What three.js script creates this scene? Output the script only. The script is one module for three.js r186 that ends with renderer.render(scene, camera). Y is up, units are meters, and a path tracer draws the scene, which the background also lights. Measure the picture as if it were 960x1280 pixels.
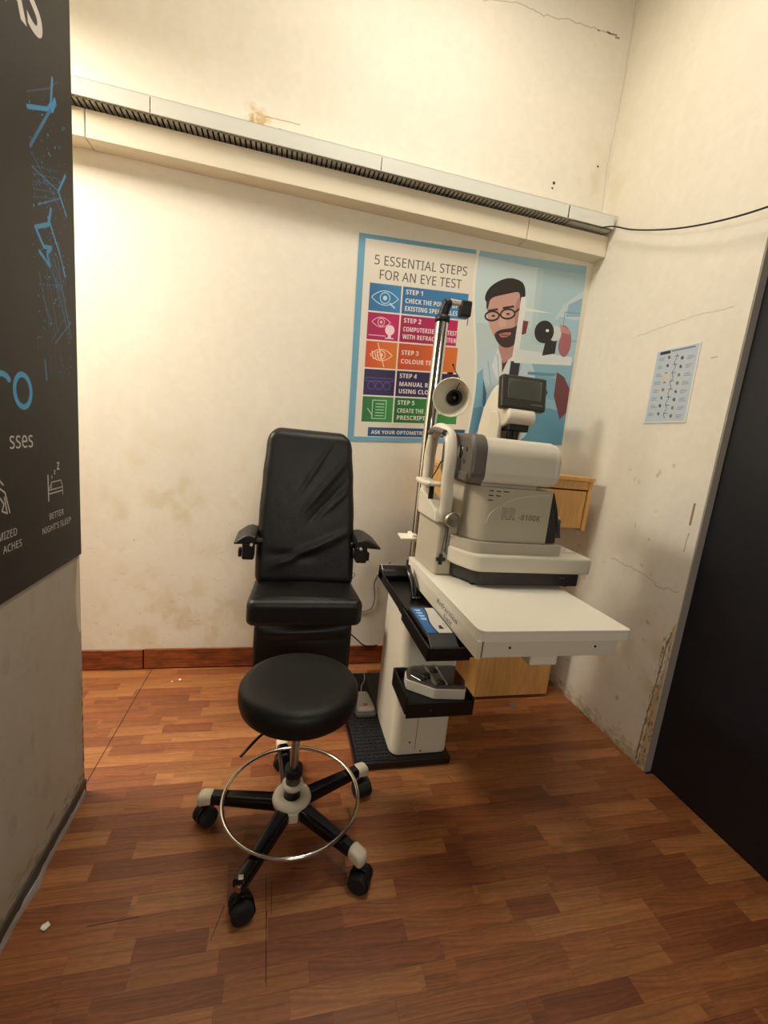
import * as THREE from 'three';
import { RoundedBoxGeometry } from 'three/addons/geometries/RoundedBoxGeometry.js';
import { mergeGeometries, mergeVertices } from 'three/addons/utils/BufferGeometryUtils.js';
import { RectAreaLightUniformsLib } from 'three/addons/lights/RectAreaLightUniformsLib.js';

// ------------------------------------------------------------------ camera, lights, exposure
const scene = new THREE.Scene();
const camera = new THREE.PerspectiveCamera(99.77, 960 / 1280, 0.05, 30);
camera.rotation.order = 'YXZ';
camera.position.set(0, 1.32, 0);
camera.rotation.set(-0.17417, -0.24135, 0.10221);
scene.add(camera);
const renderer = new THREE.WebGLRenderer({ antialias: true });
renderer.toneMapping = THREE.LinearToneMapping;
renderer.toneMappingExposure = 1.8;
renderer.shadowMap.enabled = true;
RectAreaLightUniformsLib.init();
const LIGHT_COLOR = new THREE.Color().setRGB(1.0, 0.92, 0.805);
const CEIL = 3.75;
// light panels: [x, y, z, width, depth or height, radiance, label, wall-mounted]
const PANELS = [
  [0.5, 3.6, -1.3, 0.6, 0.6, 10.5, 'white square light panel hung over the stool and refraction table'],
  [-1.75, 2.85, -1.75, 0.6, 0.6, 42, 'white square light panel hung in the passage behind the advertising wall'],
  [0.5, 2.0, 2.14, 1.2, 0.6, 3.9, 'long white fill panel added on the shop wall to brighten front faces', true],  // added fill behind the camera, brightens faces turned toward it
];

// ------------------------------------------------------------------ helpers
function mulberry(a) { return () => { a = (a + 0x6d2b79f5) | 0; let t = Math.imul(a ^ (a >>> 15), 1 | a); t = (t + Math.imul(t ^ (t >>> 7), 61 | t)) ^ t; return ((t ^ (t >>> 14)) >>> 0) / 4294967296; }; }
const rnd = mulberry(7);
const V = (x, y, z) => new THREE.Vector3(x, y, z);
const used = new Map();
function numbered(n) { const k = used.get(n) || 0; used.set(n, k + 1); return k ? n + '_' + String(k).padStart(3, '0') : n; }
function thing(name, label, category, [x, y, z] = [0, 0, 0], group) {
  const o = new THREE.Group(); o.name = numbered(name); o.position.set(x, y, z);
  o.userData = { label, category }; if (group) o.userData.group = group;
  scene.add(o); return o;
}
function clean(g) { const h = g.index ? g.toNonIndexed() : g; for (const k of Object.keys(h.attributes)) if (!['position', 'normal', 'uv'].includes(k)) h.deleteAttribute(k); h.morphAttributes = {}; return h; }
// uv in metres by the dominant axis of each face
function metreUV(g0) {
  const g = clean(g0), p = g.attributes.position, uv = new Float32Array(p.count * 2), a = V(), b = V(), c = V(), n = V();
  for (let i = 0; i < p.count; i += 3) {
    a.fromBufferAttribute(p, i); b.fromBufferAttribute(p, i + 1); c.fromBufferAttribute(p, i + 2);
    n.copy(b).sub(a).cross(c.clone().sub(a)); const ax = Math.abs(n.x), ay = Math.abs(n.y), az = Math.abs(n.z);
    for (let k = 0; k < 3; k++) {
      const q = [a, b, c][k]; let u, v;
      if (ay >= ax && ay >= az) { u = q.x; v = q.z; } else if (ax >= az) { u = q.z; v = q.y; } else { u = q.x; v = q.y; }
      uv[(i + k) * 2] = u; uv[(i + k) * 2 + 1] = v;
    }
  }
  g.setAttribute('uv', new THREE.BufferAttribute(uv, 2)); return g;
}
function merged(gs) { if (!Array.isArray(gs)) return gs; return gs.length === 1 ? gs[0] : mergeGeometries(gs.map(clean)); }
// one named Mesh under parent; its own origin is the parent's
function part(name, gs, m, parent, label, keepUV) {
  let g = merged(gs); if (!keepUV) g = metreUV(g);
  const o = new THREE.Mesh(g, m); o.name = name; o.castShadow = o.receiveShadow = true;
  if (label) o.userData.label = label;
  parent.add(o); return o;
}
function solo(name, gs, m, label, category, group, keepUV) {
  const o = part(numbered(name), gs, m, scene, label, keepUV); o.userData.label = label; o.userData.category = category; if (group) o.userData.group = group; return o;
}
function structure(name, gs, m, keepUV) { const o = part(name, gs, m, scene, null, keepUV); o.userData.kind = 'structure'; return o; }
const box = (x0, x1, y0, y1, z0, z1) => new THREE.BoxGeometry(x1 - x0, y1 - y0, z1 - z0).translate((x0 + x1) / 2, (y0 + y1) / 2, (z0 + z1) / 2);
const rbox = (x0, x1, y0, y1, z0, z1, r = 0.004, s = 3) => new RoundedBoxGeometry(x1 - x0, y1 - y0, z1 - z0, s, Math.min(r, (x1 - x0) / 2.01, (y1 - y0) / 2.01, (z1 - z0) / 2.01)).translate((x0 + x1) / 2, (y0 + y1) / 2, (z0 + z1) / 2);
function rod(a, b, r0, r1 = r0, seg = 20) {
  const d = b.clone().sub(a), g = new THREE.CylinderGeometry(r1, r0, d.length(), seg);
  g.applyQuaternion(new THREE.Quaternion().setFromUnitVectors(V(0, 1, 0), d.clone().normalize()));
  return g.translate((a.x + b.x) / 2, (a.y + b.y) / 2, (a.z + b.z) / 2);
}
const tube = (pts, r, seg = 40, rs = 10, closed = false) => new THREE.TubeGeometry(new THREE.CatmullRomCurve3(pts, closed, 'centripetal'), seg, r, rs, closed);
const lathe = (pts, seg = 48) => new THREE.LatheGeometry(pts.map(([r, y]) => new THREE.Vector2(r, y)), seg);
// lathe turned so that its +y axis points along dir, set at p
function aim(g, p, dir) { return g.applyQuaternion(new THREE.Quaternion().setFromUnitVectors(V(0, 1, 0), dir.clone().normalize())).translate(p.x, p.y, p.z); }
// polygon [[x,z]...] extruded upward from y0 to y1 with a small bevel
function slab(pts, y0, y1, bevel = 0.003, r = 0) {
  const sh = new THREE.Shape(); const n = pts.length;
  if (!r) pts.forEach(([x, z], i) => (i ? sh.lineTo(x, -z) : sh.moveTo(x, -z)));
  else for (let i = 0; i < n; i++) {
    const [px, pz] = pts[(i + n - 1) % n], [cx, cz] = pts[i], [nx, nz] = pts[(i + 1) % n], rr = Array.isArray(r) ? r[i] : r;
    const l1 = Math.hypot(px - cx, pz - cz), l2 = Math.hypot(nx - cx, nz - cz), k = Math.min(rr, l1 / 2.01, l2 / 2.01);
    const a = [cx + (px - cx) / l1 * k, cz + (pz - cz) / l1 * k], b = [cx + (nx - cx) / l2 * k, cz + (nz - cz) / l2 * k];
    if (i === 0) sh.moveTo(a[0], -a[1]); else sh.lineTo(a[0], -a[1]);
    sh.quadraticCurveTo(cx, -cz, b[0], -b[1]);
  }
  const g = new THREE.ExtrudeGeometry(sh, { depth: Math.max(1e-4, y1 - y0 - 2 * bevel), bevelEnabled: bevel > 0, bevelThickness: bevel, bevelSize: bevel, bevelOffset: -bevel, bevelSegments: 3, curveSegments: 8 });
  return g.rotateX(-Math.PI / 2).translate(0, y0 + bevel, 0);
}
// outline in the (z,y) plane extruded along x from x0 to x1
function sideways(pts, x0, x1, bevel = 0.004, r = 0) {
  const g = slab(pts.map(([z, y]) => [-z, -y]), 0, x1 - x0, bevel, r);   // slab: shape x = -z, shape y = y; extruded along +y
  return g.applyMatrix4(new THREE.Matrix4().set(0, 1, 0, x0, 0, 0, -1, 0, -1, 0, 0, 0, 0, 0, 0, 1));
}
// outline in the (x,y) plane extruded along z from z0 to z1
function frontal(pts, z0, z1, bevel = 0.004, r = 0) {
  return slab(pts.map(([x, y]) => [x, -y]), 0, z1 - z0, bevel, r).rotateX(Math.PI / 2).translate(0, 0, z0);
}
// padded shape: rounded-rectangle sections swept from ring to ring; ring(d) -> {c,u,n,a,b}; ends rounded by er; bump(s,t) moves the front outward
function cushion(L, ring, { rc = 0.03, er = 0.03, nv = 40, side = 16, arc = 6, bump = null } = {}) {
  const rows = [], pos = [], idx = [];
  const ds = []; const ne = 7;
  for (let i = 0; i < ne; i++) ds.push(er * (1 - Math.cos((i / ne) * Math.PI / 2)));
  for (let i = 0; i <= nv; i++) ds.push(er + (L - 2 * er) * i / nv);
  for (let i = ne - 1; i >= 0; i--) ds.push(L - er * (1 - Math.cos((i / ne) * Math.PI / 2)));
  const sec = (a, b, r) => {
    const out = []; const corners = [[a - r, b - r, 0], [-(a - r), b - r, 1], [-(a - r), -(b - r), 2], [a - r, -(b - r), 3]];
    for (let q = 0; q < 4; q++) {
      const [cx, cy, k] = corners[q];
      for (let i = 0; i <= arc; i++) { const t = (k + i / arc) * Math.PI / 2; out.push([cx + r * Math.cos(t), cy + r * Math.sin(t)]); }
      const p = out[out.length - 1], [nx, ny, nk] = corners[(q + 1) % 4], e = [nx + r * Math.cos(nk * Math.PI / 2), ny + r * Math.sin(nk * Math.PI / 2)];
      for (let i = 1; i < side; i++) out.push([p[0] + (e[0] - p[0]) * i / side, p[1] + (e[1] - p[1]) * i / side]);
    }
    return out;
  };
  for (const d of ds) {
    const { c, u, n, a, b } = ring(d); let e = 0;
    if (d < er) e = er - Math.sqrt(Math.max(0, er * er - (er - d) ** 2)); else if (d > L - er) e = er - Math.sqrt(Math.max(0, er * er - (er - (L - d)) ** 2));
    const A = Math.max(1e-3, a - e), B = Math.max(1e-3, b - e), row = sec(A, B, Math.min(rc, A * 0.98, B * 0.98));
    rows.push(row.length);
    for (const [x, y] of row) {
      let w = 0; if (bump && y > 0) w = bump(x / a, d / L) * Math.min(1, (y / b) ** 2) * (e ? Math.max(0, 1 - e / er) : 1);
      pos.push(c.x + u.x * x + n.x * (y + w), c.y + u.y * x + n.y * (y + w), c.z + u.z * x + n.z * (y + w));
    }
  }
  const m = rows[0], R = ds.length;
  for (let i = 0; i < R - 1; i++) for (let j = 0; j < m; j++) { const a = i * m + j, b = i * m + (j + 1) % m, c = a + m, d = b + m; idx.push(a, b, c, b, d, c); }
  for (const i of [0, R - 1]) { const { c } = ring(ds[i]); const k = pos.length / 3; pos.push(c.x, c.y, c.z); for (let j = 0; j < m; j++) { const a = i * m + j, b = i * m + (j + 1) % m; i ? idx.push(a, b, k) : idx.push(b, a, k); } }
  const g = new THREE.BufferGeometry(); g.setAttribute('position', new THREE.Float32BufferAttribute(pos, 3)); g.setIndex(idx); g.computeVertexNormals();
  g.setAttribute('uv', new THREE.Float32BufferAttribute(new Float32Array(pos.length / 3 * 2), 2));
  return g;
}
// ---- noise and textures
const perm = new Uint8Array(512); { const r = mulberry(99), a = [...Array(256).keys()]; for (let i = 255; i > 0; i--) { const j = Math.floor(r() * (i + 1)); [a[i], a[j]] = [a[j], a[i]]; } for (let i = 0; i < 512; i++) perm[i] = a[i & 255]; }
function vnoise(x, y) { const xi = Math.floor(x), yi = Math.floor(y), fx = x - xi, fy = y - yi, u = fx * fx * (3 - 2 * fx), v = fy * fy * (3 - 2 * fy), h = (i, j) => perm[(perm[i & 255] + j) & 255] / 255; const a = h(xi, yi), b = h(xi + 1, yi), c = h(xi, yi + 1), d = h(xi + 1, yi + 1); return a + (b - a) * u + (c - a) * v + (a - b - c + d) * u * v; }
function fbm(x, y, o = 4) { let s = 0, a = 0.5, t = 0; for (let i = 0; i < o; i++) { s += a * vnoise(x, y); t += a; x = x * 2.03 + 17.1; y = y * 2.03 + 5.7; a *= 0.5; } return s / t; }
const canvas = (w, h) => { const c = document.createElement('canvas'); c.width = w; c.height = h; return c; };
function paint(c) { const t = new THREE.CanvasTexture(c); t.colorSpace = THREE.SRGBColorSpace; t.magFilter = THREE.LinearFilter; t.anisotropy = 8; return t; }
function perPixel(w, h, f) { const c = canvas(w, h), x = c.getContext('2d'), im = x.createImageData(w, h); for (let j = 0; j < h; j++) for (let i = 0; i < w; i++) { const [r, g, b] = f(i, j), k = (j * w + i) * 4; im.data[k] = r; im.data[k + 1] = g; im.data[k + 2] = b; im.data[k + 3] = 255; } x.putImageData(im, 0, 0); return c; }
function bumpTex(n, f, size) { const d = new Uint8Array(n * n * 4); for (let j = 0; j < n; j++) for (let i = 0; i < n; i++) { const v = Math.max(0, Math.min(255, 255 * f(i / n, j / n))); d.set([v, v, v, 255], (j * n + i) * 4); } const t = new THREE.DataTexture(d, n, n); t.magFilter = THREE.LinearFilter; t.minFilter = THREE.LinearFilter; t.wrapS = t.wrapT = THREE.RepeatWrapping; t.repeat.set(1 / size, 1 / size); t.needsUpdate = true; return t; }
const smooth = (a, b, x) => { const t = Math.max(0, Math.min(1, (x - a) / (b - a))); return t * t * (3 - 2 * t); };
// periodic noise for tiling textures: p cells across the tile
function pnoise(x, y, p) { const xi = Math.floor(x), yi = Math.floor(y), fx = x - xi, fy = y - yi, u = fx * fx * (3 - 2 * fx), v = fy * fy * (3 - 2 * fy), h = (i, j) => perm[(perm[(i % p) & 255] + (j % p)) & 255] / 255; const a = h(xi, yi), b = h(xi + 1, yi), c = h(xi, yi + 1), d = h(xi + 1, yi + 1); return a + (b - a) * u + (c - a) * v + (a - b - c + d) * u * v; }
const pfbm = (u, v, p, o) => { let s = 0, t = 0, w = 0.5; for (let i = 0; i < o; i++) { s += w * pnoise(u * p, v * p, p); t += w; p *= 2; w *= 0.5; } return s / t; };

const std = (color, roughness = 0.6, extra = {}) => new THREE.MeshStandardMaterial({ color, roughness, ...extra });
const phys = (color, roughness, extra) => new THREE.MeshPhysicalMaterial({ color, roughness, ...extra });
const leatherBump = bumpTex(256, (u, v) => pfbm(u, v, 40, 3), 0.12);
const plasticBump = bumpTex(128, (u, v) => pfbm(u, v, 40, 2), 0.05);
const M = {
  leather: phys(0x100f0d, 0.42, { bumpMap: leatherBump, bumpScale: 0.0006, specularIntensity: 0.75 }),
  stoolVinyl: phys(0x12100e, 0.5, { bumpMap: leatherBump, bumpScale: 0.0004, specularIntensity: 0.7 }),
  blackPlastic: std(0x0d0c0c, 0.45, { bumpMap: plasticBump, bumpScale: 0.0002 }),
  blackGloss: std(0x08080a, 0.22),
  blackMetal: std(0x0a0a0b, 0.3),
  rubber: std(0x121214, 0.8),
  trayBlack: std(0x070708, 0.4),
  chrome: std(0xd9d5cc, 0.16, { metalness: 1 }),
  brushed: std(0xb9b2a4, 0.34, { metalness: 1 }),
  dullMetal: std(0x6c6660, 0.42, { metalness: 0.8 }),
  capIvory: std(0xcfc4ae, 0.5),
  ivory: std(0xd3ccb9, 0.42, { bumpMap: plasticBump, bumpScale: 0.00015 }),
  ivoryDeep: std(0xb7ae99, 0.5, { bumpMap: plasticBump, bumpScale: 0.00015 }),
  ivoryArc: std(0xe0d8c4, 0.4),
  unitWhite: std(0xd9d2bf, 0.45),
  laminate: std(0xe6e0cf, 0.35),
  laminateEdge: std(0xe6e0cf, 0.5),
  charcoal: std(0x2a2826, 0.5),
  noseGrey: std(0x5d5850, 0.45),
  darkGrey: std(0x33312d, 0.5),
  lensBlack: phys(0x050506, 0.08, { clearcoat: 1, clearcoatRoughness: 0.05 }),
  shadeWhite: std(0xd8d2bd, 0.55),
  trunkGrey: std(0xdedfd5, 0.35),
  trunkBase: std(0xc0bfb3, 0.5),
  bezel: std(0x2b2a24, 0.45),
  screenGlass: phys(0x4f5049, 0.12, { clearcoat: 0.6 }),
  whitePaper: std(0xe9e5da, 0.8),
};
// ------------------------------------------------------------------ the room
const BZ = -2.285, XR = 1.605, XL = -0.603, LZ = -1.485, DZ = -1.335, FARX = -2.3, NEARZ = 2.2;
// painted plaster: cream paint, mottled by grime that has its own grain; marks() draws cracks, holes and stains in metres
function plaster(w, h, seed, res, grime, marks, tint = [232, 226, 210]) {
  const W = Math.round(w * res), H = Math.round(h * res);
  const c = perPixel(W, H, (i, j) => {
    const x = i / res, y = h - j / res, big = fbm(x * 1.7 + seed, y * 1.7, 4), fine = fbm(x * 40 + seed, y * 40, 2), speck = fbm(x * 14 + seed * 3, y * 11, 4);
    let k = 1 + (big - 0.5) * 0.05 + (fine - 0.5) * 0.03, g = grime(x, y);
    const patch = smooth(0.42, 0.85, speck + (fine - 0.5) * 0.35 + (g - 0.5) * 0.3) * g;
    k *= 1 - 0.07 * patch;
    return [tint[0] * k, tint[1] * k * (1 - 0.03 * patch), tint[2] * k * (1 - 0.12 * patch)];
  });
  const t = c.getContext('2d'); t.save(); t.scale(res, -res); t.translate(0, -h); marks(t); t.restore();
  return paint(c);
}
function crack(t, pts, width, color, jitter = 0.006, r = rnd) {
  t.strokeStyle = color; t.lineWidth = width; t.lineJoin = 'round'; t.beginPath();
  for (let i = 0; i < pts.length - 1; i++) { const [x0, y0] = pts[i], [x1, y1] = pts[i + 1], n = Math.max(2, Math.ceil(Math.hypot(x1 - x0, y1 - y0) / 0.02)); for (let k = 0; k < n; k++) { const f = k / n, x = x0 + (x1 - x0) * f + (r() - 0.5) * jitter, y = y0 + (y1 - y0) * f + (r() - 0.5) * jitter; i + k ? t.lineTo(x, y) : t.moveTo(x, y); } }
  t.lineTo(...pts[pts.length - 1]); t.stroke();
}
function blot(t, x, y, r, color, n = 40, q = rnd) { t.fillStyle = color; for (let i = 0; i < n; i++) { const a = q() * 7, d = r * Math.sqrt(q()); t.beginPath(); t.arc(x + Math.cos(a) * d, y + Math.sin(a) * d, r * (0.08 + 0.25 * q()), 0, 7); t.fill(); } }
const bump = bumpTex(256, (u, v) => pfbm(u, v, 12, 4), 0.5);
const bumpOver = (w, h) => { const t = bump.clone(); t.repeat.set(w / 0.5, h / 0.5); t.needsUpdate = true; return t; };
// uv 0..1 over a rectangle of the (x|z, y) plane
function planarUV(g0, axis, a0, a1, y0, y1, flip) { const g = clean(g0), p = g.attributes.position, uv = new Float32Array(p.count * 2); for (let i = 0; i < p.count; i++) { let u = ((axis === 'x' ? p.getX(i) : p.getZ(i)) - a0) / (a1 - a0); if (flip) u = 1 - u; uv[i * 2] = u; uv[i * 2 + 1] = (p.getY(i) - y0) / (y1 - y0); } g.setAttribute('uv', new THREE.BufferAttribute(uv, 2)); return g; }

// back wall
{
  const w = XR + 0.1 - FARX, ox = FARX;
  const map = plaster(w, CEIL, 3.1, 420, (x, y) => {
    const X = x + ox; let g = 0.12;
    g += 0.75 * Math.exp(-(((X + 0.45) / 0.45) ** 2 + ((y - 0.25) / 0.2) ** 2)) + 0.55 * Math.exp(-(((X + 0.5) / 0.4) ** 2 + ((y - 0.85) / 0.35) ** 2)) + 0.5 * Math.exp(-(((X - 1.5) / 0.12) ** 2 + ((y - 2.7) / 0.2) ** 2));
    g += 0.4 * Math.exp(-(((X - 0.45) / 0.2) ** 2 + ((y - 0.4) / 0.4) ** 2));
    return Math.min(1, g);
  }, (t) => {
    t.translate(-ox, 0);
    blot(t, -0.2, 2.64, 0.035, 'rgba(170,125,62,0.16)', 60); blot(t, -0.2, 2.635, 0.06, 'rgba(190,150,90,0.08)', 40);
    crack(t, [[-0.17, 2.655], [-0.01, 2.66]], 0.003, 'rgba(120,90,50,0.6)', 0.003);
    t.fillStyle = '#2a2118'; for (const [x, y, r] of [[-0.096, 2.617, 0.006], [1.29, 2.70, 0.007], [1.285, 2.675, 0.005], [1.53, 2.83, 0.005]]) { t.beginPath(); t.arc(x, y, r, 0, 7); t.fill(); }
    crack(t, [[0.78, 3.36], [0.95, 3.40], [1.1, 3.39], [1.25, 3.41], [1.51, 3.415]], 0.004, 'rgba(110,95,72,0.35)', 0.012);
    for (let i = 0; i < 10; i++) { t.fillStyle = 'rgba(60,48,35,0.7)'; t.fillRect(1.38 + rnd() * 0.14, 3.405 + rnd() * 0.012, 0.012, 0.006); }
    crack(t, [[1.59, 3.7], [1.6, 3.2], [1.585, 2.85], [1.6, 2.6]], 0.003, 'rgba(140,125,98,0.35)', 0.006);
    for (let i = 0; i < 90; i++) { t.fillStyle = `rgba(${95 + rnd() * 40},${80 + rnd() * 30},60,${0.06 + rnd() * 0.16})`; const x = -0.95 + rnd() * 0.9, y = 0.14 + rnd() * rnd() * 1.1; t.beginPath(); t.ellipse(x, y, 0.0015 + rnd() * 0.006, 0.001 + rnd() * 0.003, rnd() * 3, 0, 7); t.fill(); }
    for (let i = 0; i < 26; i++) crack(t, [[-0.95 + rnd() * 0.8, 0.15 + rnd() * 0.5], [-0.9 + rnd() * 0.8, 0.15 + rnd() * 0.5]].map(([x, y], k, a) => (k ? [a[0][0] + (rnd() - 0.5) * 0.08, a[0][1] + (rnd() - 0.5) * 0.04] : [x, y])), 0.002, 'rgba(110,95,75,0.25)');
  });
  structure('wall_back', planarUV(box(FARX, XR + 0.1, 0, CEIL, BZ - 0.12, BZ), 'x', FARX, XR + 0.1, 0, CEIL), std(0xffffff, 0.85, { map, bumpMap: bumpOver(w, CEIL), bumpScale: 0.0008 }), true);
}
// right wall with the opening of the dark door
{
  const w = NEARZ - BZ;
  const map = plaster(w, CEIL, 8.6, 420, (x, y) => {
    const Z = BZ + x; let g = 0.1;
    g += 0.6 * Math.exp(-((y / 0.09) ** 2)) + 0.6 * Math.exp(-(((Z + 1.6) / 0.25) ** 2 + ((y - 0.5) / 0.3) ** 2)) + 0.6 * Math.exp(-(((Z + 1.38) / 0.05) ** 2 + ((y - 0.3) / 0.35) ** 2)) + 0.4 * Math.exp(-(((Z + 2.2) / 0.1) ** 2 + ((y - 2.7) / 0.25) ** 2));
    return Math.min(1, g);
  }, (t) => {
    t.translate(-BZ, 0);
    crack(t, [[-1.86, 1.905], [-1.7, 1.92], [-1.55, 1.93], [-1.4, 1.925]], 0.0035, 'rgba(140,122,96,0.32)', 0.006);
    crack(t, [[-1.75, 0.84], [-1.6, 0.835], [-1.45, 0.80], [-1.36, 0.815]], 0.006, 'rgba(125,105,80,0.22)', 0.012);
    t.fillStyle = 'rgba(120,90,55,0.75)'; t.fillRect(-1.382, 1.09, 0.009, 0.09);
    crack(t, [[-1.375, 1.06], [-1.378, 0.98]], 0.003, 'rgba(110,85,55,0.7)', 0.004);
    crack(t, [[-1.352, 0.64], [-1.362, 0.5], [-1.368, 0.4], [-1.372, 0.3], [-1.378, 0.15], [-1.382, 0.02]], 0.006, 'rgba(80,56,34,0.6)', 0.006);
    t.fillStyle = 'rgba(176,146,98,0.55)'; t.beginPath(); t.moveTo(-1.35, 0.66); t.lineTo(-1.337, 0.69); t.lineTo(-1.335, 0.02); t.lineTo(-1.372, 0.02); t.lineTo(-1.362, 0.35); t.lineTo(-1.345, 0.5); t.closePath(); t.fill();
    for (let i = 0; i < 120; i++) { t.fillStyle = `rgba(${70 + rnd() * 40},${52 + rnd() * 30},32,${0.2 + rnd() * 0.4})`; t.fillRect(-1.385 + rnd() * 0.05, rnd() * 0.6, 0.002 + rnd() * 0.006, 0.004 + rnd() * 0.02); }
    for (let i = 0; i < 520; i++) { t.fillStyle = `rgba(${70 + rnd() * 40},${56 + rnd() * 30},38,${0.03 + rnd() * 0.08})`; t.beginPath(); t.ellipse(-2.28 + rnd() * 0.95, rnd() * rnd() * 0.09, 0.004 + rnd() * 0.02, 0.003 + rnd() * 0.008, 0, 0, 7); t.fill(); }
    for (let i = 0; i < 40; i++) { t.fillStyle = `rgba(110,92,66,${0.08 + rnd() * 0.15})`; t.beginPath(); t.ellipse(-2.2 + rnd() * 0.8, 0.1 + rnd() * 1.6, 0.003 + rnd() * 0.012, 0.003 + rnd() * 0.008, rnd() * 3, 0, 7); t.fill(); }
    t.fillStyle = 'rgba(120,110,90,0.5)'; t.fillRect(-1.45, 1.745, 0.028, 0.004);
  });
  const g = mergeGeometries([box(XR, XR + 0.14, 0, CEIL, BZ, DZ), box(XR, XR + 0.14, 2.25, CEIL, DZ, NEARZ)].map((q) => planarUV(q, 'z', BZ, NEARZ, 0, CEIL)));
  structure('wall_right', g, std(0xffffff, 0.85, { map, bumpMap: bumpOver(w, CEIL), bumpScale: 0.0008 }), true);
  // dark flush door set back in the opening
  const dc = perPixel(512, 640, (i, j) => { const n = fbm(i * 0.02, j * 0.02, 4), f = fbm(i * 0.4, j * 0.4, 2), k = 20 + (n - 0.5) * 8 + (f - 0.5) * 5; return [k * 0.78, k * 0.86, k * 1.3]; });
  { const t = dc.getContext('2d'); for (let i = 0; i < 30; i++) { t.fillStyle = `rgba(190,190,195,${0.15 + rnd() * 0.4})`; const s = 0.6 + rnd() * 1.3; t.fillRect(rnd() * 512, 150 + rnd() * 450, s, s); } t.strokeStyle = 'rgba(150,150,160,0.25)'; for (let i = 0; i < 10; i++) { const x = rnd() * 512, y = 300 + rnd() * 300; t.beginPath(); t.moveTo(x, y); t.lineTo(x + 6 + rnd() * 8, y + 6 * rnd()); t.stroke(); } }
  const door = structure('door_1', planarUV(box(XR + 0.035, XR + 0.075, 0.004, 2.25, DZ, NEARZ), 'z', DZ, NEARZ, 0, 2.25), std(0xffffff, 0.5, { map: paint(dc) }), true);
  door.userData.label = 'dark navy flush door panel beside the white wall end';
  structure('trim_2', [box(XR + 0.002, XR + 0.034, 0, 2.249, DZ + 0.0005, DZ + 0.006), box(XR + 0.002, XR + 0.034, 2.243, 2.2495, DZ + 0.006, NEARZ)], std(0x9a948a, 0.6));
}
// left wall, its printed board and the passage behind it
{
  const w = NEARZ - LZ;
  const map = plaster(w, CEIL, 21.3, 420, (x, y) => { const Z = LZ + x; return Math.min(1, 0.3 + 0.5 * Math.exp(-((y / 0.12) ** 2)) + 0.3 * Math.exp(-(((Z + 1.46) / 0.04) ** 2))); }, (t) => {
    t.translate(-LZ, 0);
    t.fillStyle = 'rgba(226,216,196,0.8)'; t.beginPath(); t.moveTo(-1.485, 0.88); t.lineTo(-1.468, 0.84); t.lineTo(-1.452, 0.74); t.lineTo(-1.458, 0.64); t.lineTo(-1.472, 0.60); t.lineTo(-1.485, 0.60); t.fill();
    for (let i = 0; i < 300; i++) { t.fillStyle = `rgba(${48 + rnd() * 40},${42 + rnd() * 30},34,${0.08 + rnd() * 0.16})`; t.beginPath(); t.ellipse(-1.48 + rnd() * 1.2, 0.02 + rnd() * rnd() * 0.10, 0.005 + rnd() * 0.02, 0.003 + rnd() * 0.006, 0, 0, 7); t.fill(); }
    for (let i = 0; i < 70; i++) { t.fillStyle = `rgba(110,100,86,${0.04 + rnd() * 0.07})`; t.beginPath(); t.ellipse(-1.48 + rnd() * 0.9, 0.1 + rnd() * 0.75, 0.004 + rnd() * 0.02, 0.004 + rnd() * 0.03, 0, 0, 7); t.fill(); }
    for (let i = 0; i < 60; i++) { t.fillStyle = 'rgba(70,55,40,0.6)'; t.fillRect(-1.485, rnd() * rnd() * 0.6, 0.003 + rnd() * 0.006, 0.004 + rnd() * 0.012); }
  }, [178, 170, 156]);
  structure('wall_left', planarUV(box(XL - 0.1, XL, 0, CEIL, LZ, NEARZ), 'z', LZ, NEARZ, 0, CEIL), std(0xffffff, 0.85, { map, bumpMap: bumpOver(w, CEIL), bumpScale: 0.0012 }), true);
  const plain = std(0xd9cfb8, 0.85, { bumpMap: bump, bumpScale: 0.0008 });
  structure('wall_passage', [box(FARX - 0.1, FARX, 0, CEIL, BZ - 0.12, NEARZ)], plain);
  structure('wall_front', [box(FARX - 0.1, XR + 0.14, 0, CEIL, NEARZ, NEARZ + 0.1)], std(0x6b6257, 0.85));
  structure('ceiling', [box(FARX - 0.1, XR + 0.14, CEIL, CEIL + 0.1, BZ - 0.12, NEARZ + 0.1)], std(0xcfc7b4, 0.9));
  // dark dirty skirting strip with loose plastic film along the foot of the left wall
  structure('baseboard_left', [rbox(XL, XL + 0.006, 0, 0.05, LZ, NEARZ, 0.002, 1)], std(0x4a443b, 0.6));
}
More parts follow.
